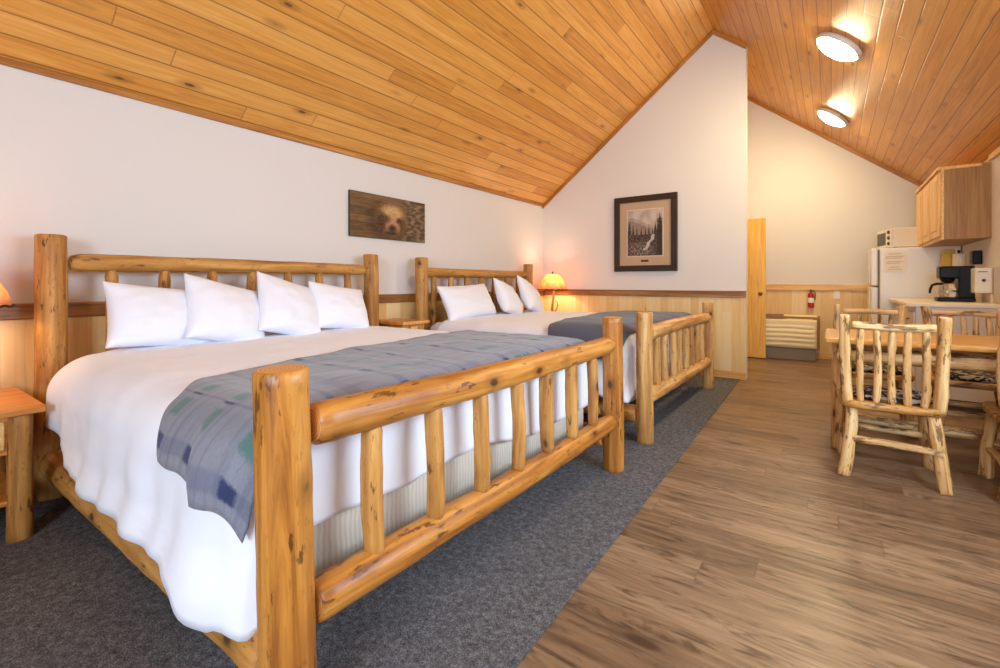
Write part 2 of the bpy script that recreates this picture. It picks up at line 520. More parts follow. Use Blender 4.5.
def lathe(name, prof, mat, parent=None, n=32, cen=(0, 0, 0), wob=0.0, cap=True, mtx=None):
    V, F = [], []
    for r, z in prof:
        for j in range(n):
            a = 2 * PI * j / n
            rr = r * (1 + wob * nz(math.cos(a) * 2, math.sin(a) * 2, z * 12))
            V.append(Vector((rr * math.cos(a), rr * math.sin(a), z)))
    for i in range(len(prof) - 1):
        for j in range(n):
            a, b = i * n + j, i * n + (j + 1) % n
            F.append((a, b, b + n, a + n))
    if cap:
        F.append(tuple(range(n - 1, -1, -1)))
        k = (len(prof) - 1) * n
        F.append(tuple(range(k, k + n)))
    V = [(mtx @ v if mtx else v) + Vector(cen) for v in V]
    return add(name, V, F, mat, parent, [tuple(v) for v in V])

def tube(name, pts, r, mat, parent=None, ring=10, seedlc=0.0):
    pts = [Vector(p) for p in pts]
    V, F, LC = [], [], []
    s = 0.0
    rr = r if isinstance(r, (list, tuple)) else [r] * len(pts)
    ref = None
    for i, p in enumerate(pts):
        d = (pts[min(i + 1, len(pts) - 1)] - pts[max(i - 1, 0)]).normalized()
        if ref is None:
            _, ref, _ = frame_of(d)
        e1 = (ref - d * ref.dot(d)).normalized(); ref = e1
        e2 = d.cross(e1)
        if i: s += (p - pts[i - 1]).length
        for j in range(ring):
            a = 2 * PI * j / ring
            V.append(p + (e1 * math.cos(a) + e2 * math.sin(a)) * rr[i])
            LC.append((math.cos(a) * rr[i] + seedlc, math.sin(a) * rr[i], s))
    for i in range(len(pts) - 1):
        for j in range(ring):
            a, b = i * ring + j, i * ring + (j + 1) % ring
            F.append((a, b, b + ring, a + ring))
    F.append(tuple(range(ring - 1, -1, -1)))
    k = (len(pts) - 1) * ring
    F.append(tuple(range(k, k + ring)))
    return add(name, V, F, mat, parent, LC)

def slab(name, pts, thick, mat, u, v, kind='structure', parent=None, label=None):
    """flat polygon pts (front face) extruded by the vector thick; lc = (along u, across v)"""
    pts = [Vector(p) for p in pts]
    t = Vector(thick)
    n = len(pts)
    V = pts + [p + t for p in pts]
    F = [tuple(range(n)), tuple(range(2 * n - 1, n - 1, -1))]
    for i in range(n):
        j = (i + 1) % n
        F.append((j, i, i + n, j + n))
    u, v = Vector(u), Vector(v)
    o = add(name, V, F, mat, parent, [(p.dot(u), p.dot(v), 0) for p in V], None, False)
    bm = bmesh.new(); bm.from_mesh(o.data)
    bmesh.ops.recalc_face_normals(bm, faces=bm.faces[:])
    bm.to_mesh(o.data); bm.free()
    if kind: o['kind'] = kind
    if label: o['label'] = label
    return o

# ------------------------------------------------------------------ room (metres; X away from the bed wall, Y into the room)
XR, XW, YF, YP, YB = 2.37, 4.74, 8.43, 6.075, -2.0
ZR, SL = 4.19, 0.797
ZE = ZR - SL * XR
XP = 2.725                      # free end of the partition
def zc(x):
    return ZR - SL * abs(x - XR)

def cx(y):                      # edge between carpet and planks
    return lerp(2.86, 2.668, (y - YB) / (YP - YB))

slab('floor', [(cx(YB) - .3, YB, 0), (XW, YB, 0), (XW, YF, 0), (1.6, YF, 0), (1.6, YP + .06, 0), (cx(YP) - .3, YP + .06, 0)], (0, 0, -.08), 'floor', (1, 0, 0), (0, 1, 0),
     label='rustic brown plank floor')
slab('floor', [(0, YB, .006), (cx(YB), YB, .006), (cx(YP), YP, .006), (0, YP, .006)], (0, 0, -.004), 'carpet', (1, 0, 0), (0, 1, 0),
     label='grey carpeted floor under and around the beds')
slab('wall_left', [(0, YB, 0), (0, YF, 0), (0, YF, ZE), (0, YB, ZE)], (-.12, 0, 0), 'paint', (0, 1, 0), (0, 0, 1))
# right wall; unseen window opening added and placed for side light
WR = (1.1, 3.1, 1.1, 2.15)
def wall_x(name, x, y0, y1, z0, z1, t):
    return slab(name, [(x, y0, z0), (x, y1, z0), (x, y1, z1), (x, y0, z1)], (t, 0, 0), 'paint', (0, 1, 0), (0, 0, 1))
wall_x('wall_right', XW, WR[1], YF, 0, ZE, .12)
wall_x('wall_right', XW, YB, WR[0], 0, ZE, .12)
wall_x('wall_right', XW, WR[0], WR[1], 0, WR[2], .12)
wall_x('wall_right', XW, WR[0], WR[1], WR[3], ZE, .12)
# rear wall; unseen window opening added to brighten the room
WB = (3.1, 4.5, 0.9, 2.35)
def wall_y(name, y, pts, t):
    return slab(name, [(a, y, b) for a, b in pts], (0, t, 0), 'paint', (1, 0, 0), (0, 0, 1))
wall_y('wall_rear', YB, [(0, 0), (WB[0], 0), (WB[0], zc(WB[0])), (XR, ZR), (0, ZE)], -.12)
wall_y('wall_rear', YB, [(WB[1], 0), (XW, 0), (XW, ZE), (WB[1], zc(WB[1]))], -.12)
wall_y('wall_rear', YB, [(WB[0], 0), (WB[1], 0), (WB[1], WB[2]), (WB[0], WB[2])], -.12)
wall_y('wall_rear', YB, [(WB[0], WB[3]), (WB[1], WB[3]), (WB[1], zc(WB[1])), (WB[0], zc(WB[0]))], -.12)
wall_y('wall_far', YF, [(0, 0), (XW, 0), (XW, ZE), (XR, ZR), (0, ZE)], .12)
wall_y('wall_partition', YP, [(0, 0), (XP, 0), (XP, zc(XP)), (XR, ZR), (0, ZE)], .12)
wall_x('wall_bathroom', 1.9, YP + .12, YF, 0, zc(1.9), -.08)
k = math.sqrt(1 + SL * SL)
slab('ceiling', [(XR, YB, ZR), (XR, YF, ZR), (-.12, YF, ZE - .12 * SL), (-.12, YB, ZE - .12 * SL)], (0, 0, .1), 'ceiling', (0, 1, 0), (1 / k, 0, SL / k))
slab('ceiling', [(XR, YB, ZR), (XR, YF, ZR), (XW + .12, YF, ZE - .12 * SL), (XW + .12, YB, ZE - .12 * SL)], (0, 0, .1), 'ceiling', (0, 1, 0), (-1 / k, 0, SL / k))
for wn, fr in (('added_window_1', [((XW + .02, WR[0], WR[2]), (XW + .1, WR[1], WR[2] + .05)), ((XW + .02, WR[0], WR[3] - .05), (XW + .1, WR[1], WR[3])),
                             ((XW + .02, WR[0], WR[2] + .05), (XW + .1, WR[0] + .05, WR[3] - .05)), ((XW + .02, WR[1] - .05, WR[2] + .05), (XW + .1, WR[1], WR[3] - .05))]),
               ('added_window_2', [((WB[0], YB - .1, WB[2]), (WB[1], YB - .02, WB[2] + .05)), ((WB[0], YB - .1, WB[3] - .05), (WB[1], YB - .02, WB[3])),
                             ((WB[0], YB - .1, WB[2] + .05), (WB[0] + .05, YB - .02, WB[3] - .05)), ((WB[1] - .05, YB - .1, WB[2] + .05), (WB[1], YB - .02, WB[3] - .05))])):
    w = thing(wn, None, None)  # unseen window frames, added around the openings made for the fill lamps
    w['kind'] = 'structure'
    for a, b in fr:
        box('added_window_frame', a, b, 'white_cab', w)

tn = [0]
def trim(lo, hi, mat, axis, bev=0.006):
    tn[0] += 1
    o = box('trim_%d' % tn[0], lo, hi, mat, None, axis, bev)
    o['kind'] = 'structure'
    return o
def panel(name, pts, t, u, v):
    return slab(name, pts, t, 'wains', u, v)

# panelling, cap rails and baseboards
RL = 1.02
panel('wall_panelling_left', [(.014, YB, .09), (.014, YP, .09), (.014, YP, .94), (.014, YB, .94)], (-.014, 0, 0), (0, 0, 1), (0, 1, 0))
trim((0, YB, .935), (.03, YP - .001, RL - .012), 'rail', 'y')
trim((0, YB, RL - .014), (.045, YP - .001, RL), 'rail', 'y', .004)
o = box('baseboard_left', (0, YB, 0), (.022, YP, .09), 'rail_light', None, 'y'); o['kind'] = 'structure'
panel('wall_panelling_partition', [(0, YP - .014, .09), (XP, YP - .014, .09), (XP, YP - .014, .965), (0, YP - .014, .965)], (0, .014, 0), (0, 0, 1), (1, 0, 0))
trim((.045, YP - .03, .955), (XP + .004, YP, 1.026), 'rail', 'x')
trim((.045, YP - .042, 1.024), (XP + .008, YP, 1.038), 'rail', 'x', .004)
o = box('baseboard_partition', (.022, YP - .022, 0), (XP + .004, YP, .088), 'rail_light', None, 'x'); o['kind'] = 'structure'
panel('wall_panelling_far', [(1.9, YF - .014, .09), (4.0, YF - .014, .09), (4.0, YF - .014, 1.03), (1.9, YF - .014, 1.03)], (0, .014, 0), (0, 0, 1), (1, 0, 0))
trim((1.9, YF - .035, 1.015), (4.0, YF, 1.11), 'rail_light', 'x')
o = box('baseboard_far', (1.9, YF - .022, 0), (XW, YF, .09), 'rail_light', None, 'x'); o['kind'] = 'structure'
o = box('baseboard_right', (XW - .02, YB, 0), (XW, YF - .022, .09), 'rail_light', None, 'y'); o['kind'] = 'structure'
# trims where walls meet the sloped ceiling
def rake(x0, x1, y, w=.055, t=.03, mat='crown'):
    tn[0] += 1
    s = 1 if x1 <= XR + 1e-6 and x0 <= XR + 1e-6 else -1
    z0, z1 = zc(x0), zc(x1)
    o = slab('trim_%d' % tn[0], [(x0, y - t, z0), (x1, y - t, z1), (x1, y - t, z1 - w), (x0, y - t, z0 - w)], (0, t, 0), mat, (1, 0, 0), (0, 0, 1))
    me = o.data
    d = Vector((x1 - x0, 0, z1 - z0)).normalized()
    q = Vector((-d.z, 0, d.x))
    for i, v in enumerate(me.vertices):
        me.attributes['lc'].data[i].vector = (v.co.dot(q) + 3, v.co.y, v.co.dot(d))
    return o
rake(0, XR, YP); rake(XR, XP, YP); rake(XR, XW, YF, mat='crown')
trim((0, YB, ZE - .03), (.02, YP - .03, ZE + .01), 'crown', 'y')
trim((XW - .025, YB, ZE - .045), (XW, 6.12, ZE + .01), 'rail_light', 'y')

# open door beside the far wall unit
d = thing('door_1', 'plain honey-coloured wooden door standing open', None, (1.95, 7.93, .012))
d['kind'] = 'structure'
box('door_leaf', (0, -.018, 0), (.79, .018, 2.085), 'doorwood', d, 'z', .003)
kb = lathe('door_knob', [(.012, 0), (.012, .03), (.026, .04), (.03, .055), (.022, .068), (.004, .072)], 'brass', d, 20,
           (.725, -.018, .96), mtx=Matrix.Rotation(PI / 2, 3, 'X'))

# ------------------------------------------------------------------ ceiling lights
def ceiling_light(x, y, r, label):
    z = zc(x)
    t = thing('ceiling_light', label, 'ceiling light', (x, y, z), 0, 'round lights on the sloped ceiling')
    t.rotation_euler = (PI, 0, 0)
    t.rotation_mode = 'QUATERNION'
    t.rotation_quaternion = Vector((0, 0, 1)).rotation_difference(Vector((-SL, 0, -1)).normalized())
    lathe('rim', [(r * .92, 0), (r, .006), (r * 1.0, .03), (r * .97, .042), (r * .9, .045), (r * .88, .03)], 'white_plastic', t, 48, cap=False)
    lathe('diffuser', [(r * .9, .034)] + [(r * .9 * math.cos(a), .034 + .06 * math.sin(a)) for a in [i * PI / 20 for i in range(1, 10)]] + [(.002, .0945)], 'diffuser', t, 48)
    return t
ceiling_light(3.60, 5.02, .20, 'larger-looking round lit ceiling light, the nearer of the two on the pine slope')
ceiling_light(3.56, 7.22, .195, 'round lit ceiling light nearest the kitchen end wall')

# ------------------------------------------------------------------ beds
def bed(y0, seed, label, fm, nsp):
    b = thing('log_bed', label, 'bed', (0, y0, 0), 0, 'log beds along the wall')
    W, XH, XF = 2.05, .18, 2.464
    H = (fm[0], fm[1])
    for i, y in enumerate((-.003 if y0 < 2 else .07, W + .04)):
        log('headboard_post', (XH, y, .0), (XH, y, 1.385), .067, .064, H, b, seed + i, ring=28, bump=.04)
    log('headboard_rail', (XH, .07, 1.24), (XH, W - .02, 1.245), .05, .044, H, b, seed + 3, t0=(.55, .04), t1=(.6, .06), bump=.05)
    log('headboard_rail', (XH, .07, .52), (XH, W - .02, .52), .046, .046, H, b, seed + 4)
    n = 7
    for i in range(n):
        y = .25 + i * (W - .46) / (n - 1)
        log('headboard_spindle', (XH, y, .54), (XH, y, 1.215), .033, .031, H, b, seed + 10 + i, t0=(.6, .04), t1=(.55, .05), ring=14)
    fp = (fm[2], fm[1])
    for i, y in enumerate((-.01, W)):
        log('footboard_post', (XF, y + .014, 0), (XF, y - .012, .925), *(((.066, .063), (.062, .059))[i] if y0 < 2 else ((.058, .056), (.056, .053))[i]), fp, b, seed + 20 + i, ring=30, bump=.045, seg=.03, cham=.1)
    log('footboard_rail', (XF, .055, .772), (XF, W - .04, .765), .056, .05, (fm[3], fm[1]), b, seed + 24, ring=26, t0=(.86, .03), t1=(.6, .1), bump=.05, cham=.1)
    log('footboard_rail', (XF, .06, .318), (XF, W - .03, .30), .054, .05, (fm[3], fm[1]), b, seed + 25, ring=26, t0=(.86, .03), t1=(.7, .1), bump=.07, cham=.1)
    for i in range(nsp):
        y = .257 + i * (W - .55) / (nsp - 1)
        r = .030 + .004 * nz(seed + i * 1.9)
        log('footboard_spindle', (XF + .004, y, .345), (XF, y - .008, .73), r, r * 1.02, (fm[4], fm[1]), b, seed + 30 + i, ring=18, seg=.025,
            t0=(.6, .035), t1=(.6, .035), bump=.1, knob=.12)
    for i, y in enumerate((.0, W)):
        log('side_rail', (XH + .06, y, .195), (XF - .06, y, .195), .064, .062, H, b, seed + 50 + i, ring=22, bump=.07)
    return b
bed(.625, 100, 'large log bed with grey-green plaid throw, nearest the camera', ('log', 'end', 'log_dark', 'log_dark', 'log'), 7)
bed(3.275, 200, 'log bed with slate grey throw, beside the corner with the framed picture', ('log', 'end', 'log_pale', 'log_pale', 'log_pale'), 8)

class Bedding:
    """white duvet surface; local frame: mattress between y=.10 and W-.10"""
    def __init__(self, y0, seed, hem):
        self.y0, self.s, self.hem = y0, seed, hem
        self.xE, self.yA, self.yB, self.W = 2.255, .11, 1.94, 2.05
        self.Rs, self.Rf = .185, .115
    def top(self, x, y):
        s = self.s
        z = .768 + .012 * nz(x * 1.7 + s, y * 1.7) + .007 * nz(x * 4.5, y * 4.5 + s) + .0035 * nz(x * 11 + s, y * 9)
        z += .012 * math.sin(min(1, max(0, (y + .1) / 2.2)) * PI)
        return z
    def ripple(self, s, down):
        q = min(1.0, max(0.0, (down - .05) / .35))
        k = self.s
        v = .009 * math.sin(s * 15 + 3.0 * nz(s * 2.1 + k) + k) + .006 * math.sin(s * 27 + 4 * nz(s * 3 + k * 2)) + .022 * nz(s * 3.5 + k, down * 2.0)
        v *= 1 + 0.25 * min(1, max(0, (s - 1.5) / .5)) * (1 if s < 2.7 else 0)
        return v * q + .006 * nz(s * 9, down * 9 + k)
    def pt(self, a, b, off=0.0):
        xE, yA, yB = self.xE, self.yA, self.yB
        ex = max(0.0, a - xE)
        sy = -1 if b < yA else (1 if b > yB else 0)
        ey = (yA - b) if sy < 0 else ((b - yB) if sy > 0 else 0.0)
        bx, by = min(a, xE), min(max(b, yA), yB)
        z = self.top(bx, by)
        l = math.hypot(ex, ey)
        if l < 1e-9:
            return Vector((bx, by + self.y0, z + off))
        dx, dy = ex / l, ey / l
        R = 1.0 / math.sqrt((dx / self.Rf) ** 2 + (dy / self.Rs) ** 2)
        q = PI / 2 * R
        if l < q:
            th = l / R
            out, down, nrm = R * math.sin(th), R * (1 - math.cos(th)), (math.sin(th), math.cos(th))
        else:
            out, down, nrm = R, R + (l - q), (1.0, 0.0)
        ph = math.atan2(dx, dy)
        if sy < 0: s = bx + ph * .25
        elif sy > 0: s = 10 - bx - ph * .25
        else: s = xE + PI / 2 * .25 + (by - yA)
        rip = self.ripple(s, down) * (0.45 if dx > .7 else 1.0)
        flare = .05 * max(0, down - .2) * (0.2 if dx > .6 else 1)
        o = out + rip + flare + off * nrm[0] + (.03 * min(1, max(0, (down - .34) / .12)) if dx < .8 else 0)
        
        return Vector((bx + dx * o, by + sy * dy * o + self.y0, z - down + off * nrm[1]))
    def arclen(self, drop, R):
        return drop - R + PI / 2 * R if drop > R else R * math.acos(1 - drop / R)

def duvet(bd, label, x0=.26):
    V, F = [], []
    idx = {}
    def vid(key, p):
        if key not in idx:
            idx[key] = len(V); V.append(p)
        return idx[key]
    nx, ny, nt, nf = 84, 60, 26, 14
    xst = lambda y: x0 + .24 * max(0.0, 1 - (y - bd.yA) / .5) ** 2
    xs = [lerp(xst(bd.yA), bd.xE, i / nx) for i in range(nx + 1)]
    ys = [lerp(bd.yA, bd.yB, j / ny) for j in range(ny + 1)]
    g = [[vid((i, j), bd.pt(lerp(xst(ys[j]), bd.xE, i / nx), ys[j])) for j in range(ny + 1)] for i in range(nx + 1)]
    for i in range(nx):
        for j in range(ny):
            F.append((g[i][j], g[i + 1][j], g[i + 1][j + 1], g[i][j + 1]))
    # perimeter stations: (base index, direction, hem height)
    st = []
    for i in range(nx + 1):
        st.append((g[i][0], xs[i], ys[0], 0.0, -1.0, interp(bd.hem['near'], xs[i]) + .018 * nz(xs[i] * 4, bd.s) + max(0, xs[i] - 1.7) * .06 * nz(xs[i] * 9, bd.s + 5)))
    zn, zf = interp(bd.hem['near'], bd.xE), interp(bd.hem['foot'], 0)
    for q in range(1, nf):
        ph = q / nf * PI / 2
        hz = lerp(zn, zf, q / nf) - bd.hem['corner'] * math.sin(q / nf * PI)
        st.append((g[nx][0], bd.xE, ys[0], math.sin(ph), -math.cos(ph), hz + .012 * math.sin(q * .9)))
    for j in range(ny + 1):
        st.append((g[nx][j], bd.xE, ys[j], 1.0, 0.0, interp(bd.hem['foot'], ys[j]) + .01 * nz(ys[j] * 8, bd.s + 4)))
    ze = interp(bd.hem['foot'], 9)
    for q in range(1, nf):
        ph = PI / 2 - q / nf * PI / 2
        hz = lerp(ze, .36, q / nf) - .06 * math.sin(q / nf * PI)
        st.append((g[nx][ny], bd.xE, ys[-1], math.sin(ph), math.cos(ph), hz))
    for i in range(nx, -1, -1):
        xf = lerp(xst(ys[-1]), bd.xE, i / nx)
        st.append((g[i][ny], xf, ys[-1], 0.0, 1.0, .38 + .02 * nz(xf * 5, bd.s + 9)))
    rows = []
    for bi, x, y, dx, dy, hz in st:
        R = 1.0 / math.sqrt((dx / bd.Rf) ** 2 + (dy / bd.Rs) ** 2)
        Lm = bd.arclen(bd.top(x, y) - hz, R)
        r = [bi]
        for t in range(1, nt + 1):
            l = Lm * t / nt
            r.append(len(V)); V.append(bd.pt(x + dx * l, y + dy * l))
        rows.append(r)
    for r0, r1 in zip(rows, rows[1:]):
        for t in range(nt):
            f = [r0[t], r0[t + 1], r1[t + 1], r1[t]]
            f = [q for n_, q in enumerate(f) if q not in f[:n_]]
            if len(f) > 2: F.append(tuple(f))
    o = add('duvet', V, F, 'linen')
    bm = bmesh.new(); bm.from_mesh(o.data)
    bmesh.ops.recalc_face_normals(bm, faces=bm.faces[:])
    bm.to_mesh(o.data); bm.free()
    if sum(p.normal.z for p in o.data.polygons[:nx * ny]) < 0: o.data.flip_normals()
    m = o.modifiers.new('thick', 'SOLIDIFY'); m.thickness = .02; m.offset = -1
    tag(o, label, 'duvet', 'white duvets')
    return o

def throw(bd, xa, xb, hem_near, hem_far, mat, label, name='bed_throw', thick=.008, puff=0.0, fold=0.0):
    """xa(b), xb(b): edges of the throw across the bed as functions of the cloth coordinate b"""
    zt = bd.top(1.9, bd.yA)
    Ln, Lf = bd.arclen(zt - hem_near, bd.Rs), bd.arclen(zt - hem_far, bd.Rs)
    na, nb = 40, 150
    V, F, LC = [], [], []
    for j in range(nb + 1):
        b = lerp(bd.yA - Ln, bd.yB + Lf, j / nb)
        for i in range(na + 1):
            a = lerp(xa(b), xb(b), i / na)
            bb = b - (.05 * (i / na) + .012 * math.sin(i / na * 14)) * (1 if b < bd.yA - .15 else 0) * min(1, (bd.yA - .15 - b) / .2)
            e = min(i, na - i) / na
            fo = 0.0
            if fold and b < bd.yA:
                q = min(1, max(0, (i / na - .46) / .07)); q = q * q * (3 - 2 * q)
                dn = min(1, (bd.yA - b) / .3)
                fo = fold * q * dn * (1 - .6 * i / na)
                bb -= .035 * q * dn
            V.append(bd.pt(a, bb, .013 + thick + fo + puff * min(1, e * 8) + .004 * nz(a * 6, b * 6)))
            LC.append((a, b, 0))
    for j in range(nb):
        for i in range(na):
            q = j * (na + 1) + i
            F.append((q, q + 1, q + na + 2, q + na + 1))
    o = add(name, V, F, mat, None, LC)
    if sum(p.normal.z for p in o.data.polygons) < 0: o.data.flip_normals()
    m = o.modifiers.new('thick', 'SOLIDIFY'); m.thickness = thick; m.offset = -1
    tag(o, label, 'throw blanket')
    return o

B1 = Bedding(.625, 1.3, {'near': [(.26, .45), (.6, .45), (.75, .42), (.95, .355), (1.3, .345), (1.6, .335), (1.95, .325), (2.3, .25)],
                         'foot': [(.1, .46), (.45, .45), (.8, .47), (1.35, .40), (1.9, .41)], 'corner': .085})
B2 = Bedding(3.275, 7.7, {'near': [(.26, .47), (.8, .47), (1.3, .38), (2.0, .33), (2.3, .28)],
                          'foot': [(.1, .40), (.8, .43), (1.9, .42)], 'corner': .04})
duvet(B1, 'white duvet under the plaid throw on the near log bed')
duvet(B2, 'white duvet under the slate throw on the log bed in the corner')
def xa1(b):
    return interp([(-.28, 1.98), (.0, 1.80), (.12, 1.70), (.35, 1.64), (1.0, 1.55), (1.7, 1.42), (2.4, 1.42)], b)
throw(B1, xa1, lambda b: 2.335 + min(1, max(0, (.12 - b) / .25)) * .10, .60, .60, 'plaid', 'grey, green and navy plaid throw across the foot of the near bed', fold=.03)
def xa2(b):
    return interp([(-.28, 1.80), (.1, 1.66), (.5, 1.60), (1.7, 1.5), (2.4, 1.5)], b)
throw(B2, xa2, lambda b: 2.335, .60, .60, 'darkblanket', 'slate grey throw folded across the foot of the corner bed', thick=.02, puff=.012)
def boxspring(y0, label, name='box_spring', lo=(.26, .07, .235), hi=(2.33, 1.98, .57), R=.07, mat='ribbed', cat='box spring', group='ribbed box springs', puff=.03):
    bm = bmesh.new()
    V, F, LC = [], [], []
    lo, hi = (lo[0], y0 + lo[1], lo[2]), (hi[0], y0 + hi[1], hi[2])
    n = 6
    pts = []
    for cxx, cyy, a0 in ((hi[0] - R, lo[1] + R, -PI / 2), (hi[0] - R, hi[1] - R, 0), (lo[0] + R, hi[1] - R, PI / 2), (lo[0] + R, lo[1] + R, PI)):
        for q in range(n + 1):
            a = a0 + q / n * PI / 2
            pts.append((cxx + R * math.cos(a), cyy + R * math.sin(a)))
    s, m = 0.0, len(pts)
    for zi, (z, ins) in enumerate(((lo[2], .02), (lo[2] + .015, 0), (hi[2] - puff, 0), (hi[2], puff))):
        s = 0.0
        for q, (x, y) in enumerate(pts):
            if q: s += math.hypot(x - pts[q - 1][0], y - pts[q - 1][1])
            mx, my = (lo[0] + hi[0]) / 2, (lo[1] + hi[1]) / 2
            V.append((x - ins * (1 if x > mx else -1), y - ins * (1 if y > my else -1), z)); LC.append((s, z, 0))
    for zi in range(3):
        for q in range(m):
            a, b = zi * m + q, zi * m + (q + 1) % m
            F.append((a, b, b + m, a + m))
    F.append(tuple(range(m - 1, -1, -1))); F.append(tuple(range(3 * m, 4 * m)))
    bm.free()
    return tag(add(name, V, F, mat, None, LC), label, cat, group)
boxspring(.625, 'pale ribbed box spring seen between the spindles of the near bed')
boxspring(3.275, 'pale ribbed box spring inside the log frame of the corner bed')

for y_, l_ in ((.625, 'white mattress corner showing beside the duvet at the head of the near bed'), (3.275, 'white mattress corner showing beside the duvet at the head of the corner bed')):
    boxspring(y_, l_, 'mattress', (.26, .06, .575), (2.25, 1.99, .735), .09, 'linen', 'mattress', 'mattresses', .045)

def pillow(c, w, h, th, tilt, yaw, roll, seed, label, group):
    """c = centre; before turning: width along Y, height along Z, thickness along X"""
    n, mz = 26, 20
    V, F = [], []
    def co(u, v, side):
        px = .5 * w * u * (1 - .075 * (1 - v * v)) 
        pz = .5 * h * v * (1 - .09 * (1 - u * u))
        e = max(0, (1 - u * u) * (1 - v * v)) ** .46
        wr = 1 + .12 * nz(u * 1.6 + seed, v * 1.6, side)
        edge = (1 - (u * u) ** 4) * (1 - (v * v) ** 4)
        cr = (.012 * nz(u * 3 + v * 2 + seed * 2, v * 5 - u, side * 3.0) + .011 * (abs(nz(u * 2.2 - v * 1.6 + seed, u * 1.2 + v * 2.6, seed * 3)) - .25)) * edge
        sag = 1 - .16 * v
        return Vector((side * (.5 * th * e * wr * sag + cr * (e > 0)), px, pz))
    ids = {}
    for side in (1, -1):
        for i in range(n + 1):
            for j in range(mz + 1):
                bd_ = i in (0, n) or j in (0, mz)
                if side < 0 and bd_:
                    ids[(-1, i, j)] = ids[(1, i, j)]
                    continue
                u = math.sin((i / n - .5) * PI); v = math.sin((j / mz - .5) * PI)
                u = lerp(u, 2 * i / n - 1, .35); v = lerp(v, 2 * j / mz - 1, .35)
                p = co(u, v, side)
                if bd_: p.x = 0
                ids[(side, i, j)] = len(V); V.append(p)
    for side in (1, -1):
        for i in range(n):
            for j in range(mz):
                f = (ids[(side, i, j)], ids[(side, i + 1, j)], ids[(side, i + 1, j + 1)], ids[(side, i, j + 1)])
                F.append(f if side > 0 else f[::-1])
    R = Matrix.Rotation(yaw, 4, 'Z') @ Matrix.Rotation(-tilt, 4, 'Y') @ Matrix.Rotation(roll, 4, 'X')
    o = add('pillow', V, F, 'linen')
    o.matrix_world = Matrix.Translation(c) @ R
    tag(o, label, 'pillow', group)
    return o
R_ = math.radians
g1 = 'white pillows on the near bed'
for i, (y, z, x, w, h, roll, yaw) in enumerate(((1.035, .94, .44, .54, .38, -7, 8), (1.37, .945, .47, .52, .42, -15, 16), (1.79, .955, .46, .50, .44, -17, 14), (2.22, .94, .43, .52, .38, -9, 8))):
    pillow((x, y, z), w, h, .21, R_(24), R_(yaw), R_(roll), 3.1 * i + 1, ('white pillow nearest the left log post of the near bed', 'second white pillow from the left log post of the near bed',
           'third white pillow from the left log post of the near bed', 'white pillow nearest the right log post of the near bed')[i], g1)
g2 = 'white pillows on the corner bed'
for i, (y, z, x, w, h, roll, yaw) in enumerate(((3.78, .94, .44, .92, .38, 2, 6), (4.48, .95, .46, .60, .42, -12, 20), (5.0, .965, .44, .66, .45, -12, 22))):
    pillow((x, y, z), w, h, .21, R_(24), R_(yaw), R_(roll), 5.3 * i + 11, ('wide white pillow nearest the left post of the corner bed', 'white pillow in the middle of the three on the corner bed',
           'white pillow nearest the far lamp on the corner bed')[i], g2)

# ------------------------------------------------------------------ nightstands and lamps
def nightstand(y0, y1, top, label, seed, x1=.68):
    t = thing('nightstand', label, 'nightstand', (0, 0, 0), 0)
    cy = (y0 + y1) / 2
    t.location = (.03, cy, 0)
    hy = (y1 - y0) / 2
    D = x1 - .03
    box('top', (0.02, -hy, top - .03), (D, hy, top), 'board', t, 'y', .006)
    for (sx, sy) in ((0, -1), (0, 1), (1, -1), (1, 1)):
        x = .075 if sx == 0 else D - .06
        log('leg', (x, sy * (hy - .075), 0), (x, sy * (hy - .075), top - .03), .044, .042, ('log', 'end'), t, seed + sx * 2 + sy, ring=18)
    box('body', (.06, -hy + .07, top - .20), (D - .045, hy - .07, top - .03), 'board', t, 'y', .003)
    dr = box('drawer', (D - .046, -hy + .125, top - .175), (D - .028, hy - .125, top - .05), 'oak', t, 'y', .005)
    lathe('knob', [(.008, 0), (.008, .014), (.016, .02), (.016, .028), (.006, .032)], 'darkmetal', dr, 16, (D - .028, 0, top - .112), mtx=Matrix.Rotation(PI / 2, 3, 'Y'))
    for sy in (-1, 1):
        log('stretcher', (.075, sy * (hy - .075), .16), (D - .06, sy * (hy - .075), .16), .022, .022, ('log', 'end'), t, seed + 9 + sy, ring=12)
    box('shelf', (.05, -hy + .06, .165), (D - .04, hy - .06, .187), 'board', t, 'y', .004)
    return t
nightstand(-.13, .515, .585, 'small orange pine nightstand with log legs left of the near bed', 300)
nightstand(2.83, 3.16, .785, 'narrow dark-shaded log nightstand standing between the two headboards', 310, .48)
nightstand(5.50, 6.03, .60, 'pine nightstand in the corner under the far glowing lamp', 320, .60)

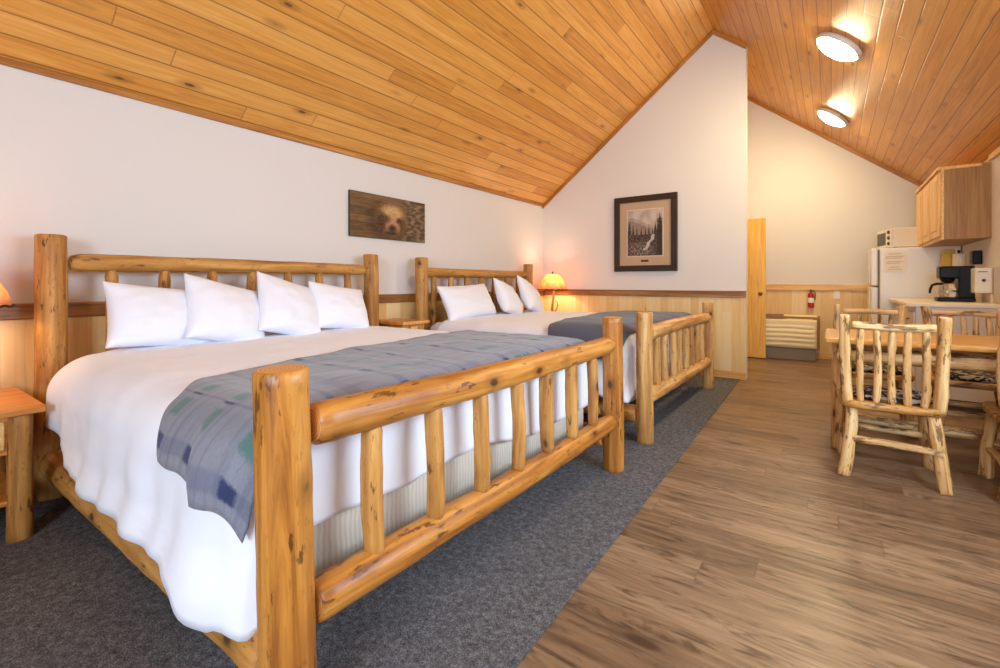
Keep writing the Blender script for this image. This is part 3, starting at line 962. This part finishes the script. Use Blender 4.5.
def lamp(x, y, z0, label, seed, watts):
    t = thing('table_lamp', label, 'lamp', (x, y, z0), 0, 'amber bedside lamps')
    lathe('base', [(.085, 0), (.09, .012), (.075, .028), (.03, .04)], 'darkmetal', t, 28)
    log('stem', (.0, .0, .035), (.02, .015, .42), .02, .014, ('rail', 'end'), t, seed, ring=12, seg=.02, bump=.2, bend=.03)
    tube('branch', [(.0, .01, .10), (.03, .06, .16), (.035, .085, .22), (.02, .08, .28)], [.012, .011, .009, .006], 'rail', t)
    prof = [(.205, .44), (.185, .50), (.15, .57), (.11, .625), (.075, .65)]
    sh = lathe('shade', prof, 'shade', t, 40, cap=False, wob=.02)
    m = sh.modifiers.new('thick', 'SOLIDIFY'); m.thickness = .003
    pts = [(.206 * math.cos(a), .206 * math.sin(a), .438 + .004 * math.sin(a * 16)) for a in [i * PI / 40 for i in range(81)]]
    tube('shade_lacing', pts, .006, 'darkmetal', sh, 8)
    lathe('finial', [(.006, .64), (.006, .665), (.012, .675), (.012, .685), (.003, .692)], 'darkmetal', t, 14)
    lathe('bulb', [(.012, .44), (.03, .47), (.034, .50), (.024, .53), (.004, .545)], 'bulb', t, 18, (.02, .015, 0))
    ld = bpy.data.lights.new('lamp_glow', 'POINT')
    ld.energy = watts; ld.color = (1.0, .74, .46); ld.shadow_soft_size = .05
    lo = bpy.data.objects.new('lamp_glow', ld)
    C.objects.link(lo); lo.parent = t; lo.location = (.02, .015, .56)
    return t
lamp(.34, .255, .585, 'lamp with orange shade on the nightstand at the left edge', 401, 5.0)
lamp(.34, 5.76, .60, 'small glowing lamp with domed amber shade in the corner by the far bed', 402, 13.0)

# ------------------------------------------------------------------ wall pictures (printed images as fine colour grids)
def picture_grid(name, W, H, nx, ny, fn, mtx, parent=None):
    V, F, col = [], [], []
    for j in range(ny + 1):
        for i in range(nx + 1):
            u, v = i / nx, j / ny
            V.append(mtx @ Vector((u * W, 0, v * H)))
            c = fn(u, v)
            col.append(lin(tuple(min(255, max(0, q)) for q in c)))
    for j in range(ny):
        for i in range(nx):
            q = j * (nx + 1) + i
            F.append((q, q + 1, q + nx + 2, q + nx + 1))
    return add(name, V, F, 'picture', parent, col=col)

def mixc(a, b, t):
    t = min(1, max(0, t))
    return tuple(x + (y - x) * t for x, y in zip(a, b))
def ell(u, v, cu, cv, ru, rv, soft=.25, rot=0.0):
    du, dv = u - cu, v - cv
    c, s = math.cos(rot), math.sin(rot)
    x, y = (du * c + dv * s) / ru, (-du * s + dv * c) / rv
    r = math.hypot(x, y)
    return min(1, max(0, (1 + soft - r) / (2 * soft)))

def bear(u, v):
    x = u * 2.27                                    # aspect
    g = nz(x * 3, v * 26, 1) * 18 + nz(x * 9, v * 60, 4) * 10
    row = math.floor(v * 6)
    base = mixc((120, 88, 56), (92, 66, 42), .5 + .5 * math.sin(row * 2.4))
    c = tuple(b + g for b in base)
    if (v * 6) % 1 < .07: c = mixc(c, (50, 34, 22), .7)
    if u > .62:                                     # dark brush behind the head
        w = nz(u * 14, v * 14, 7)
        c = mixc(c, mixc((66, 50, 36), (142, 120, 92), .5 + w * 1.6 + nz(u * 40, v * 30, 3) * .5), min(1, (u - .62) * 8) * .75)
    c = mixc(c, (52, 36, 24), ell(x, v, 1.05, .42, .52, .40, .35) * .75)
    fur = nz(u * 30, v * 22, 2) * 22 + nz(u * 60, v * 40, 3) * 14
    def put(c, col, m):
        return mixc(c, tuple(q + fur for q in col), m)
    c = put(c, (96, 62, 38), ell(x, v, .84, .72, .10, .11, .4))          # ears
    c = put(c, (66, 44, 28), ell(x, v, .85, .70, .06, .06, .5))
    c = put(c, (104, 72, 44), ell(x, v, 1.50, .70, .11, .12))
    c = put(c, (150, 112, 72), ell(x, v, 1.18, .50, .44, .36, .3))   # head
    c = put(c, (196, 156, 108), ell(x, v, 1.18, .62, .30, .16, .4))
    c = put(c, (74, 50, 32), ell(x, v, .86, .40, .14, .22, .4))
    c = put(c, (98, 68, 42), ell(x, v, 1.50, .36, .10, .18, .4))
    c = put(c, (176, 128, 92), ell(x, v, 1.20, .38, .17, .22, .5)) # muzzle
    c = put(c, (84, 56, 36), ell(x, v, 1.00, .48, .10, .08, .8))   # eyes
    c = put(c, (58, 38, 26), ell(x, v, 1.40, .46, .07, .06, .7))
    c = put(c, (50, 34, 26), ell(x, v, 1.19, .26, .11, .08, .6))    # nose
    c = put(c, (54, 36, 26), ell(x, v, 1.16, .15, .16, .04, .5))
    return c
bp = thing('bear_picture', 'wide unframed bear picture on brown boards above the near bed', 'picture', (.004, 2.608, 1.553), 0)
box('backing_panel', (0, 0, 0), (.022, .942, .415), 'frame', bp, 'y', .002)
picture_grid('printed_face', .942, .415, 190, 84, lambda u, v: bear(u, v), Matrix.Translation((.0235, 0, 0)) @ Matrix.Rotation(PI / 2, 4, 'Z'), bp)

def forest(u, v):
    n1 = nz(u * 6, v * 6, 1); n2 = nz(u * 22, v * 30, 2)
    sky = mixc((196, 176, 160), (226, 208, 196), .5 + n1)
    c = sky
    hill = .62 + .10 * math.sin(u * 5 + 1) + .05 * nz(u * 7, 3)
    if v < hill + .12: c = mixc(c, (150, 126, 110), .8 if v < hill + .04 + .03 * n2 else .35)
    for k, (tu, tw, th) in enumerate(((.05, .10, .78), (.16, .08, .70), (.27, .07, .66), (.40, .09, .62), (.52, .07, .64), (.62, .06, .70), (.80, .10, .74), (.93, .12, .92), (.72, .06, .62))):
        h = th - v
        if h > 0 and abs(u - tu) < tw * min(1, h * 2.4) * (.75 + .5 * nz(v * 40, k)):
            c = mixc(c, (58, 46, 40), .85)
    if v < .46:
        c = mixc((70, 56, 50), (112, 94, 84), .5 + n2 * 1.1 + n1 * .4)
        r = ell(u, v, .36, .12, .34, .16, .4)
        c = mixc(c, (168, 146, 132), r * (.5 + n2))
    fx = lerp(.50, .76, min(1, max(0, (v - .12) / .32))) + .02 * math.sin(v * 40)
    if .12 < v < .46 and abs(u - fx) < .045 + .02 * n2:
        c = mixc(c, (226, 214, 206), .9)
    if u > .84 and v < .8: c = mixc(c, (52, 42, 36), .5 + n2 * .5)
    return tuple(q * .86 + n2 * 10 for q in c)
fp = thing('framed_picture', 'dark framed forest stream picture with tan mat on the white partition wall', 'picture', (1.132, YP - .004, 1.283), 0)
FW, FH, fb = .829, .994, .078
for lo, hi, ax in (((0, -.035, 0), (FW, 0, fb), 'x'), ((0, -.035, FH - fb), (FW, 0, FH), 'x'), ((0, -.035, fb), (fb, 0, FH - fb), 'z'), ((FW - fb, -.035, fb), (FW, 0, FH - fb), 'z')):
    box('frame', lo, hi, 'frame', fp, ax, .006)
box('mat_board', (fb - .004, -.014, fb - .004), (FW - fb + .004, -.002, FH - fb + .004), 'mat_board', fp, 'z', 0)
iw, ih, ix, iz = .455, .60, .187, .205
box('inner_border', (ix - .014, -.0165, iz - .014), (ix + iw + .014, -.0145, iz + ih + .014), 'ink', fp, 'z', 0)
picture_grid('printed_image', iw, ih, 110, 140, forest, Matrix.Translation((ix, -.018, iz)), fp)
box('caption_plate', (FW / 2 - .05, -.0175, .125), (FW / 2 + .05, -.0145, .15), 'frame', fp, 'x', 0)

# ------------------------------------------------------------------ dining table and chairs
TX0, TX1, TY0, TY1, TZ = 3.50, 4.70, 3.68, 4.46, .775
def table():
    cx_, cy = (TX0 + TX1) / 2, (TY0 + TY1) / 2
    t = thing('dining_table', 'pale pine dining table with log legs between four log chairs', 'table', (cx_, cy, 0))
    hx, hy = (TX1 - TX0) / 2, (TY1 - TY0) / 2
    box('tabletop', (-hx, -hy, TZ - .034), (hx, hy, TZ), 'tabletop', t, 'x', .012, 5)
    for sx in (-1, 1):
        for sy in (-1, 1):
            log('leg', (sx * (hx - .085), sy * .13, 0), (sx * (hx - .085), sy * .13, TZ - .03), .05, .045, ('chairlog', 'end_pale'), t, 500 + sx + 3 * sy, ring=18)
    for sy in (-1, 1):
        log('apron_rail', (-hx + .11, sy * (hy - .1), TZ - .12), (hx - .11, sy * (hy - .1), TZ - .12), .04, .04, ('chairlog', 'end_pale'), t, 510 + sy, ring=14)
    for sx in (-1, 1):
        log('apron_rail', (sx * (hx - .1), -hy + .11, TZ - .12), (sx * (hx - .1), hy - .11, TZ - .12), .04, .04, ('chairlog', 'end_pale'), t, 515 + sx, ring=14)
    for sx in (-1, 1):
        log('stretcher', (sx * (hx - .085), -.10, .19), (sx * (hx - .085), .10, .19), .034, .034, ('chairlog', 'end_pale'), t, 520 + sx, ring=14)
    log('stretcher', (-hx + .12, 0, .19), (hx - .12, 0, .19), .036, .034, ('chairlog', 'end_pale'), t, 525, ring=14)
table()

def chair(x, y, rz, seed, label):
    """back along local y=0, seat towards +y, width along x"""
    t = thing('log_chair', label, 'chair', (x, y, 0), rz, 'log chairs round the table')
    m = ('chairlog', 'end_pale')
    W, D, S = .42, .40, .442
    V2 = lambda sx, yy, z: (sx * W / 2, yy, z)
    bm_pts = []
    # live-edge plank seat
    n = 40
    Vv, F, LC = [], [], []
    hw, hd = W / 2 + .035, D / 2 + .035
    for lay, (z, k) in enumerate(((S - .045, .95), (S - .035, 1.0), (S - .012, 1.0), (S, .965))):
        for i in range(n):
            a = 2 * PI * i / n
            c, s = math.cos(a), math.sin(a)
            q = 5.0
            r = (abs(c) ** q + abs(s) ** q) ** (-1 / q)
            w = 1 + .035 * nz(c * 2 + seed, s * 2, z * 8)
            p = (c * r * hw * k * w, s * r * hd * k * w + D / 2 - .005, z)
            Vv.append(p); LC.append((p[1] + seed, p[2] * 1.0, p[0]))
    for l in range(3):
        for i in range(n):
            a, b = l * n + i, l * n + (i + 1) % n
            F.append((a, b, b + n, a + n))
    F.append(tuple(range(n - 1, -1, -1))); F.append(tuple(range(3 * n, 4 * n)))
    add('seat', Vv, F, 'seatwood', t, LC, smooth=True, flat={len(F) - 1, len(F) - 2})
    # speckled cushion
    Vv, F = [], []
    for lay, (z, k) in enumerate(((S + .001, .93), (S + .012, 1.0), (S + .026, .97), (S + .034, .82), (S + .036, .4))):
        for i in range(n):
            a = 2 * PI * i / n
            c, s = math.cos(a), math.sin(a)
            r = (abs(c) ** 4 + abs(s) ** 4) ** (-.25)
            Vv.append((c * r * (hw - .05) * k, s * r * (hd - .055) * k + D / 2 + .012, z))
    for l in range(4):
        for i in range(n):
            a, b = l * n + i, l * n + (i + 1) % n
            F.append((a, b, b + n, a + n))
    F.append(tuple(range(n - 1, -1, -1))); F.append(tuple(range(4 * n, 5 * n)))
    add('seat_cushion', Vv, F, 'seatcloth', t)
    k = seed
    for sx in (-1, 1):
        log('leg', (sx * (W / 2 + .012), -.028, 0), (sx * (W / 2 - .035), .03, S - .03), .033, .031, m, t, k + 1 + sx, ring=16, seg=.025, bump=.12, knob=.12, t1=(.75, .04))
        log('leg', (sx * (W / 2 + .006), D - .01, 0), (sx * (W / 2 - .03), D - .04, S - .03), .033, .031, m, t, k + 5 + sx, ring=16, seg=.025, bump=.12, knob=.12, t1=(.75, .04))
        log('stretcher', (sx * (W / 2 - .005), -.01, .17), (sx * (W / 2 - .008), D - .02, .17), .02, .02, m, t, k + 8 + sx, ring=12, bump=.14)
        log('back_post', (sx * (W / 2 - .008), .012, S - .02), (sx * (W / 2 + .006), -.05, .945 + .012 * nz(seed + sx)), .031, .027, m, t, k + 11 + sx, ring=16, seg=.02, bump=.16, knob=.2, bend=.016, t0=(.8, .04))
    log('stretcher', (-W / 2 + .0, -.012, .215), (W / 2 - .0, -.012, .205), .021, .019, m, t, k + 14, ring=12, bump=.14)
    log('stretcher', (-W / 2 + .01, D - .025, .2), (W / 2 - .01, D - .025, .2), .02, .02, m, t, k + 15, ring=12, bump=.14)
    log('top_rail', (-W / 2 + .03, -.046, .888), (W / 2 - .03, -.046, .888), .022, .021, m, t, k + 16, ring=14, seg=.02, bump=.14, knob=.15, bend=.01)
    for i in range(5):
        px = lerp(-W / 2 + .072, W / 2 - .072, i / 4)
        log('spindle', (px, .0, S - .004), (px + .004 * nz(k, i), -.044, .872), .0185, .0175, m, t, k + 20 + i, ring=12, seg=.018, bump=.18, knob=.3, bend=.009, t0=(.6, .03), t1=(.6, .03))
    return t
chair(3.815, 3.44, 0, 610, 'log chair in full view with its spindle back to the camera, at the table corner')
chair(4.483, 3.46, 0, 650, 'log chair on the near side of the table, mostly cut off by the right edge')
chair(3.80, 4.93, PI, 700, 'log chair on the kitchen side of the table, directly behind the fully seen chair')
chair(4.36, 4.93, PI, 750, 'log chair on the kitchen side of the table, under the black coffee maker')

# ------------------------------------------------------------------ kitchen
cab = thing('wall_cabinet', 'oak wall cabinet hung high above the coffee maker', 'cabinet', (4.40, 6.13, 1.55))
CW, CH, CD = 1.49, .70, XW - 4.40
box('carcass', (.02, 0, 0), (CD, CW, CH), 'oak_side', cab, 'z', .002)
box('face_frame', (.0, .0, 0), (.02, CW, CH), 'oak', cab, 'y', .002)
for i in range(3):
    y0, y1 = .03 + i * (CW - .03) / 3, (i + 1) * (CW - .03) / 3
    dr = box('door', (-.02, y0, .03), (0, y1, CH - .05), 'oak', cab, 'z', .004)
    box('raised_panel', (-.026, y0 + .065, .095), (-.018, y1 - .065, CH - .115), 'oak', dr, 'z', .005)
box('top_moulding', (-.03, -.006, CH - .03), (CD - .06, CW, CH + .002), 'oak', cab, 'y', .008)

bc = thing('base_cabinet', 'white base cabinet under the cream kitchen counter', 'cabinet', (4.15, 5.72, 0))
BW, BD = 1.50, XW - .02 - 4.15
box('carcass', (.02, 0, .09), (BD, BW, .909), 'white_cab', bc, 'z', .002)
box('toe_kick', (.07, .01, 0), (BD, BW - .01, .09), 'darkgrey', bc, 'y', 0)
for i in range(3):
    y0, y1 = .02 + i * BW / 3, (i + 1) * BW / 3 - .02
    dr = box('door', (0, y0, .12), (.02, y1, .68), 'white_cab', bc, 'z', .004)
    box('door_panel', (-.005, y0 + .06, .18), (.004, y1 - .06, .62), 'white_cab', dr, 'z', .004)
    dw = box('drawer', (0, y0, .71), (.02, y1, .86), 'white_cab', bc, 'y', .004)
    lathe('knob', [(.006, 0), (.006, .012), (.014, .018), (.014, .024), (.004, .028)], 'brass', dw, 14, (0, (y0 + y1) / 2, .785), mtx=Matrix.Rotation(-PI / 2, 3, 'Y'))
ct = thing('countertop', 'cream laminate countertop on the white base cabinet', 'countertop', (4.10, 5.69, .91))
box('worktop', (0, 0, 0), (XW - 4.10, 1.56, .038), 'counter', ct, 'y', .008)
box('backsplash', (XW - 4.12, .36, .036), (XW - 4.10, 1.56, .12), 'counter', ct, 'y', .004)
CT = .949

fr = thing('refrigerator', 'white refrigerator against the far kitchen wall', 'refrigerator', (3.93, 7.30, 0))
box('body', (.085, 0, .05), (.80, .70, 1.555), 'white_enamel', fr, 'z', .012)
box('gasket', (.068, .012, .07), (.086, .69, 1.535), 'gasket', fr, 'z', 0)
d1 = box('door', (0, 0, .08), (.068, .70, 1.08), 'white_enamel', fr, 'z', .014)
d2 = box('freezer_door', (0, 0, 1.095), (.068, .70, 1.555), 'white_enamel', fr, 'z', .014)
box('handle', (-.018, .05, .70), (.0, .085, 1.05), 'white_plastic', d1, 'z', .008)
box('handle', (-.018, .05, 1.12), (.0, .085, 1.36), 'white_plastic', d2, 'z', .008)
box('kick_grille', (.05, .01, 0), (.80, .69, .055), 'darkgrey', fr, 'y', .003)
pn = thing('paper_notice', 'faint printed paper notice on the side of the white refrigerator', 'notice', (4.05, 7.297, 1.26))
box('sheet', (0, -.002, 0), (.215, 0, .25), 'paper', pn, 'z', 0)
for i, (a, b, z) in enumerate(((.05, .16, .215), (.02, .19, .185), (.02, .17, .165), (.03, .18, .125), (.02, .15, .105), (.06, .15, .055), (.04, .17, .03))):
    box('print_line', (a, -.003, z), (b, -.002, z + .009), 'ink', pn, 'x', 0)

mw = thing('microwave_oven', 'white microwave with dark window on top of the refrigerator', 'microwave', (4.13, 7.38, 1.556), R_(13))
box('case', (.02, 0, .012), (.38, .50, .245), 'white_plastic', mw, 'y', .01)
dr = box('door', (0, .14, .018), (.02, .495, .24), 'white_plastic', mw, 'y', .005)
box('window', (-.003, .18, .05), (.002, .46, .205), 'darkgrey', dr, 'y', .003)
cp = box('control_panel', (0, .004, .018), (.02, .136, .24), 'white_plastic', mw, 'z', .004)
for z in (.06, .13, .20):
    lathe('dial', [(.022, 0), (.022, .010), (.018, .018), (.003, .019)], 'darkgrey', cp, 18, (0, .07, z), mtx=Matrix.Rotation(-PI / 2, 3, 'Y'))
for sx in (.05, .35):
    for sy in (.05, .45):
        box('foot', (sx - .015, sy - .015, 0), (sx + .015, sy + .015, .013), 'darkgrey', mw, 'z', .002)

cm = thing('coffee_maker', 'black drip coffee maker with glass carafe on the cream counter', 'coffee maker', (4.385, 6.22, CT))
box('base', (.0, 0, 0), (.27, .19, .04), 'black', cm, 'x', .01)
box('water_tank', (.15, .005, .035), (.265, .185, .345), 'black', cm, 'z', .012)
box('brew_head', (.015, .005, .225), (.17, .185, .345), 'black', cm, 'x', .014)
lathe('filter_basket', [(.045, .19), (.06, .228)], 'black', cm, 24, (.085, .095, 0))
ca = lathe('carafe', [(.056, .042), (.064, .06), (.066, .10), (.058, .145), (.046, .165), (.05, .178)], 'glass', cm, 32, (.085, .095, 0))
lathe('carafe_lid', [(.05, .176), (.05, .184), (.02, .19)], 'black', ca, 24, (.085, .095, 0))
lathe('carafe_band', [(.0665, .095), (.067, .10), (.0665, .105)], 'chrome', ca, 32, (.085, .095, 0), cap=False)
tube('carafe_handle', [(.045, .075, .172), (.0, .05, .172), (-.035, .03, .16), (-.05, .02, .12), (-.055, .015, .08)], [.011, .012, .012, .011, .009], 'black', ca)

wb = thing('wall_box', 'white box with a small dark knob mounted on the wall right of the coffee maker', 'wall box', (XW - .12, 6.06, 1.035))
box('housing', (0, 0, 0), (.118, .28, .235), 'white_plastic', wb, 'z', .012)
lathe('knob', [(.014, 0), (.014, .012), (.009, .018), (.002, .019)], 'darkgrey', wb, 16, (.055, 0, .12), mtx=Matrix.Rotation(PI / 2, 3, 'X'))
box('slot', (.02, -.002, .195), (.08, .002, .202), 'darkgrey', wb, 'x', 0)
bk = thing('black_wall_box', 'small black box on the wall below the oak wall cabinet', 'wall box', (XW - .07, 6.44, 1.315))
box('housing', (0, 0, 0), (.07, .12, .135), 'black', bk, 'z', .01)
box('front_plate', (-.006, .02, .02), (.002, .10, .115), 'darkgrey', bk, 'z', .003)
gb = box('cutting_board', (XW - .03, 5.70, CT), (XW - .008, 5.93, 1.27), 'grey_board', None, 'z', .01)
tag(gb, 'pale grey board leaning on the wall at the counter end, cut by the right edge', 'board')
yc = thing('yellow_carton', 'tall yellow carton standing behind the coffee maker', 'carton', (4.58, 6.98, CT))
box('carton', (-.055, -.05, 0), (.055, .05, .50), 'yellow', yc, 'z', .006)
box('gable_top', (-.05, -.012, .495), (.05, .012, .55), 'yellow', yc, 'z', .005)
rl = thing('paper_towel_roll', 'cream paper roll on a dark stand behind the coffee maker', 'paper towel', (4.63, 6.80, CT))
lathe('stand', [(.075, 0), (.075, .012), (.01, .016), (.008, .50), (.014, .51), (.012, .525), (.002, .53)], 'darkmetal', rl, 24)
lathe('roll', [(.02, .20), (.048, .20), (.05, .22), (.05, .47), (.048, .49), (.02, .49)], 'cream', rl, 28)

# heating / cooling unit on the far wall
ac = thing('wall_air_conditioner', 'cream through-wall air conditioner low on the panelled far wall', 'air conditioner', (2.28, 8.03, 0))
AW = 1.085
box('sleeve', (.01, .03, .17), (AW + .03, YF - 8.03 - .016, .635), 'ac_sleeve', ac, 'x', .008)
# front cover bowed outwards with horizontal louvre waves
V, F = [], []
nu, nv = 30, 40
for j in range(nv + 1):
    v = j / nv
    for i in range(nu + 1):
        u = i / nu
        e = min(1, min(u, 1 - u) * 14)
        V.append((u * AW, -.012 - .014 * e * abs(math.sin(v * PI * 5 + .25 * math.sin(u * 7))) - .02 * math.sin(v * PI), .185 + v * .34))
for j in range(nv):
    for i in range(nu):
        q = j * (nu + 1) + i
        F.append((q, q + 1, q + nu + 2, q + nu + 1))
fc = add('front_cover', V, F, 'ac_cream', ac)
m = fc.modifiers.new('thick', 'SOLIDIFY'); m.thickness = .02; m.offset = -1
prof = [(-.02, .51), (-.02, .575), (.005, .588), (.19, .655), (.23, .655), (.23, .51)]
V = [(x, y, z) for x in (0.0, AW) for y, z in prof]
n_ = len(prof)
F = [tuple(range(n_)), tuple(range(2 * n_ - 1, n_ - 1, -1))] + [((i + 1) % n_, i, i + n_, (i + 1) % n_ + n_) for i in range(n_)]
th_ = add('top_housing', V, F, 'ac_cream', ac, smooth=False)
bm = bmesh.new(); bm.from_mesh(th_.data)
bmesh.ops.recalc_face_normals(bm, faces=bm.faces[:]); bm.to_mesh(th_.data); bm.free()
sl_ = math.atan2(.067, .185)
gr = box('discharge_grille', (.05, .01, .0), (AW * .62, .18, .008), 'ac_grey', ac, 'x', .003)
gr.location = (0, .005, .588); gr.rotation_euler = (sl_, 0, 0)
for i in range(9):
    box('louvre', (.06, .014 + i * .018, .008), (AW * .61, .022 + i * .018, .016), 'ac_grey', gr, 'x', 0)
cpn = box('control_panel', (AW * .66, .02, .0), (AW - .05, .17, .007), 'ac_cream', ac, 'x', .003)
cpn.location = (0, .005, .588); cpn.rotation_euler = (sl_, 0, 0)
box('base_grille', (.015, .02, .006), (AW - .015, .20, .185), 'ac_grey', ac, 'x', .004)

fe = thing('fire_extinguisher', 'small red fire extinguisher on the panelled far wall above the cooling unit', 'fire extinguisher', (3.285, YF - .07, .76))
fe.scale = (.85, .85, .85)
lathe('cylinder', [(.04, 0), (.046, .012), (.047, .03), (.047, .22), (.04, .25), (.02, .265), (.018, .28)], 'red', fe, 24)
lathe('label_band', [(.0476, .09), (.0478, .10), (.0478, .165), (.0476, .175)], 'paper', fe, 24, cap=False)
box('valve', (-.018, -.018, .278), (.018, .018, .31), 'darkgrey', fe, 'z', .004)
box('lever', (-.012, -.07, .31), (.012, .03, .322), 'black', fe, 'y', .003)
tube('hose', [(.02, 0, .295), (.055, 0, .29), (.062, 0, .25), (.058, 0, .14)], .008, 'black', fe)
box('bracket', (-.03, .04, .10), (.03, .061, .16), 'darkgrey', fe, 'z', .002)
sw = thing('switch_plate', 'small white switch plate on the pine panelling left of the refrigerator', 'switch plate', (3.60, YF - .021, .90))
box('plate', (-.036, 0, 0), (.036, .007, .115), 'white_plastic', sw, 'z', .004)
box('toggle', (-.006, -.008, .048), (.006, .001, .068), 'white_plastic', sw, 'z', .002)

# ------------------------------------------------------------------ light
def area(name, loc, rot, sx, sy, e, col):
    ld = bpy.data.lights.new(name, 'AREA')
    ld.shape = 'RECTANGLE'; ld.size = sx; ld.size_y = sy; ld.energy = e; ld.color = col
    o = bpy.data.objects.new(name, ld)
    C.objects.link(o); o.location = loc; o.rotation_euler = rot
    return o
area('added_fill_side', (XW + .13, (WR[0] + WR[1]) / 2, (WR[2] + WR[3]) / 2), (0, PI / 2, 0), WR[3] - WR[2], WR[1] - WR[0], 84, (.72, .86, 1.0))  # added area lamp outside the made-up side window, brightens the bed tops
area('added_fill_rear', ((WB[0] + WB[1]) / 2, YB - .13, (WB[2] + WB[3]) / 2), (PI / 2, 0, 0), WB[1] - WB[0], WB[3] - WB[2], 120, (.72, .86, 1.0))  # added area lamp behind the camera, fill through the made-up rear window

w = bpy.data.worlds.new('sky')
bpy.context.scene.world = w
w.use_nodes = True
nt = w.node_tree
sk = nt.nodes.new('ShaderNodeTexSky')
sk.sky_type = 'HOSEK_WILKIE'
nt.links.new(sk.outputs[0], nt.nodes['Background'].inputs[0])
nt.nodes['Background'].inputs[1].default_value = 0.6

cam = bpy.data.cameras.new('camera')
cam.sensor_width = 36.0
cam.lens = 465.0 / 1000.0 * 36.0
cam.shift_y = -(334.0 - 283.0) / 1000.0
cam.clip_start = 0.02
co = bpy.data.objects.new('camera', cam)
C.objects.link(co)
co.location = (3.538, 0, 1.13)
co.rotation_euler = (PI / 2, 0, R_(35.5))
sc = bpy.context.scene
sc.camera = co
sc.view_settings.view_transform = 'Standard'
sc.view_settings.look = 'None'
sc.view_settings.gamma = 1.0
sc.view_settings.use_curve_mapping = False
sc.view_settings.exposure = 0.44
sc.cycles.use_denoising = True
sc.cycles.max_bounces = 10
sc.cycles.diffuse_bounces = 6
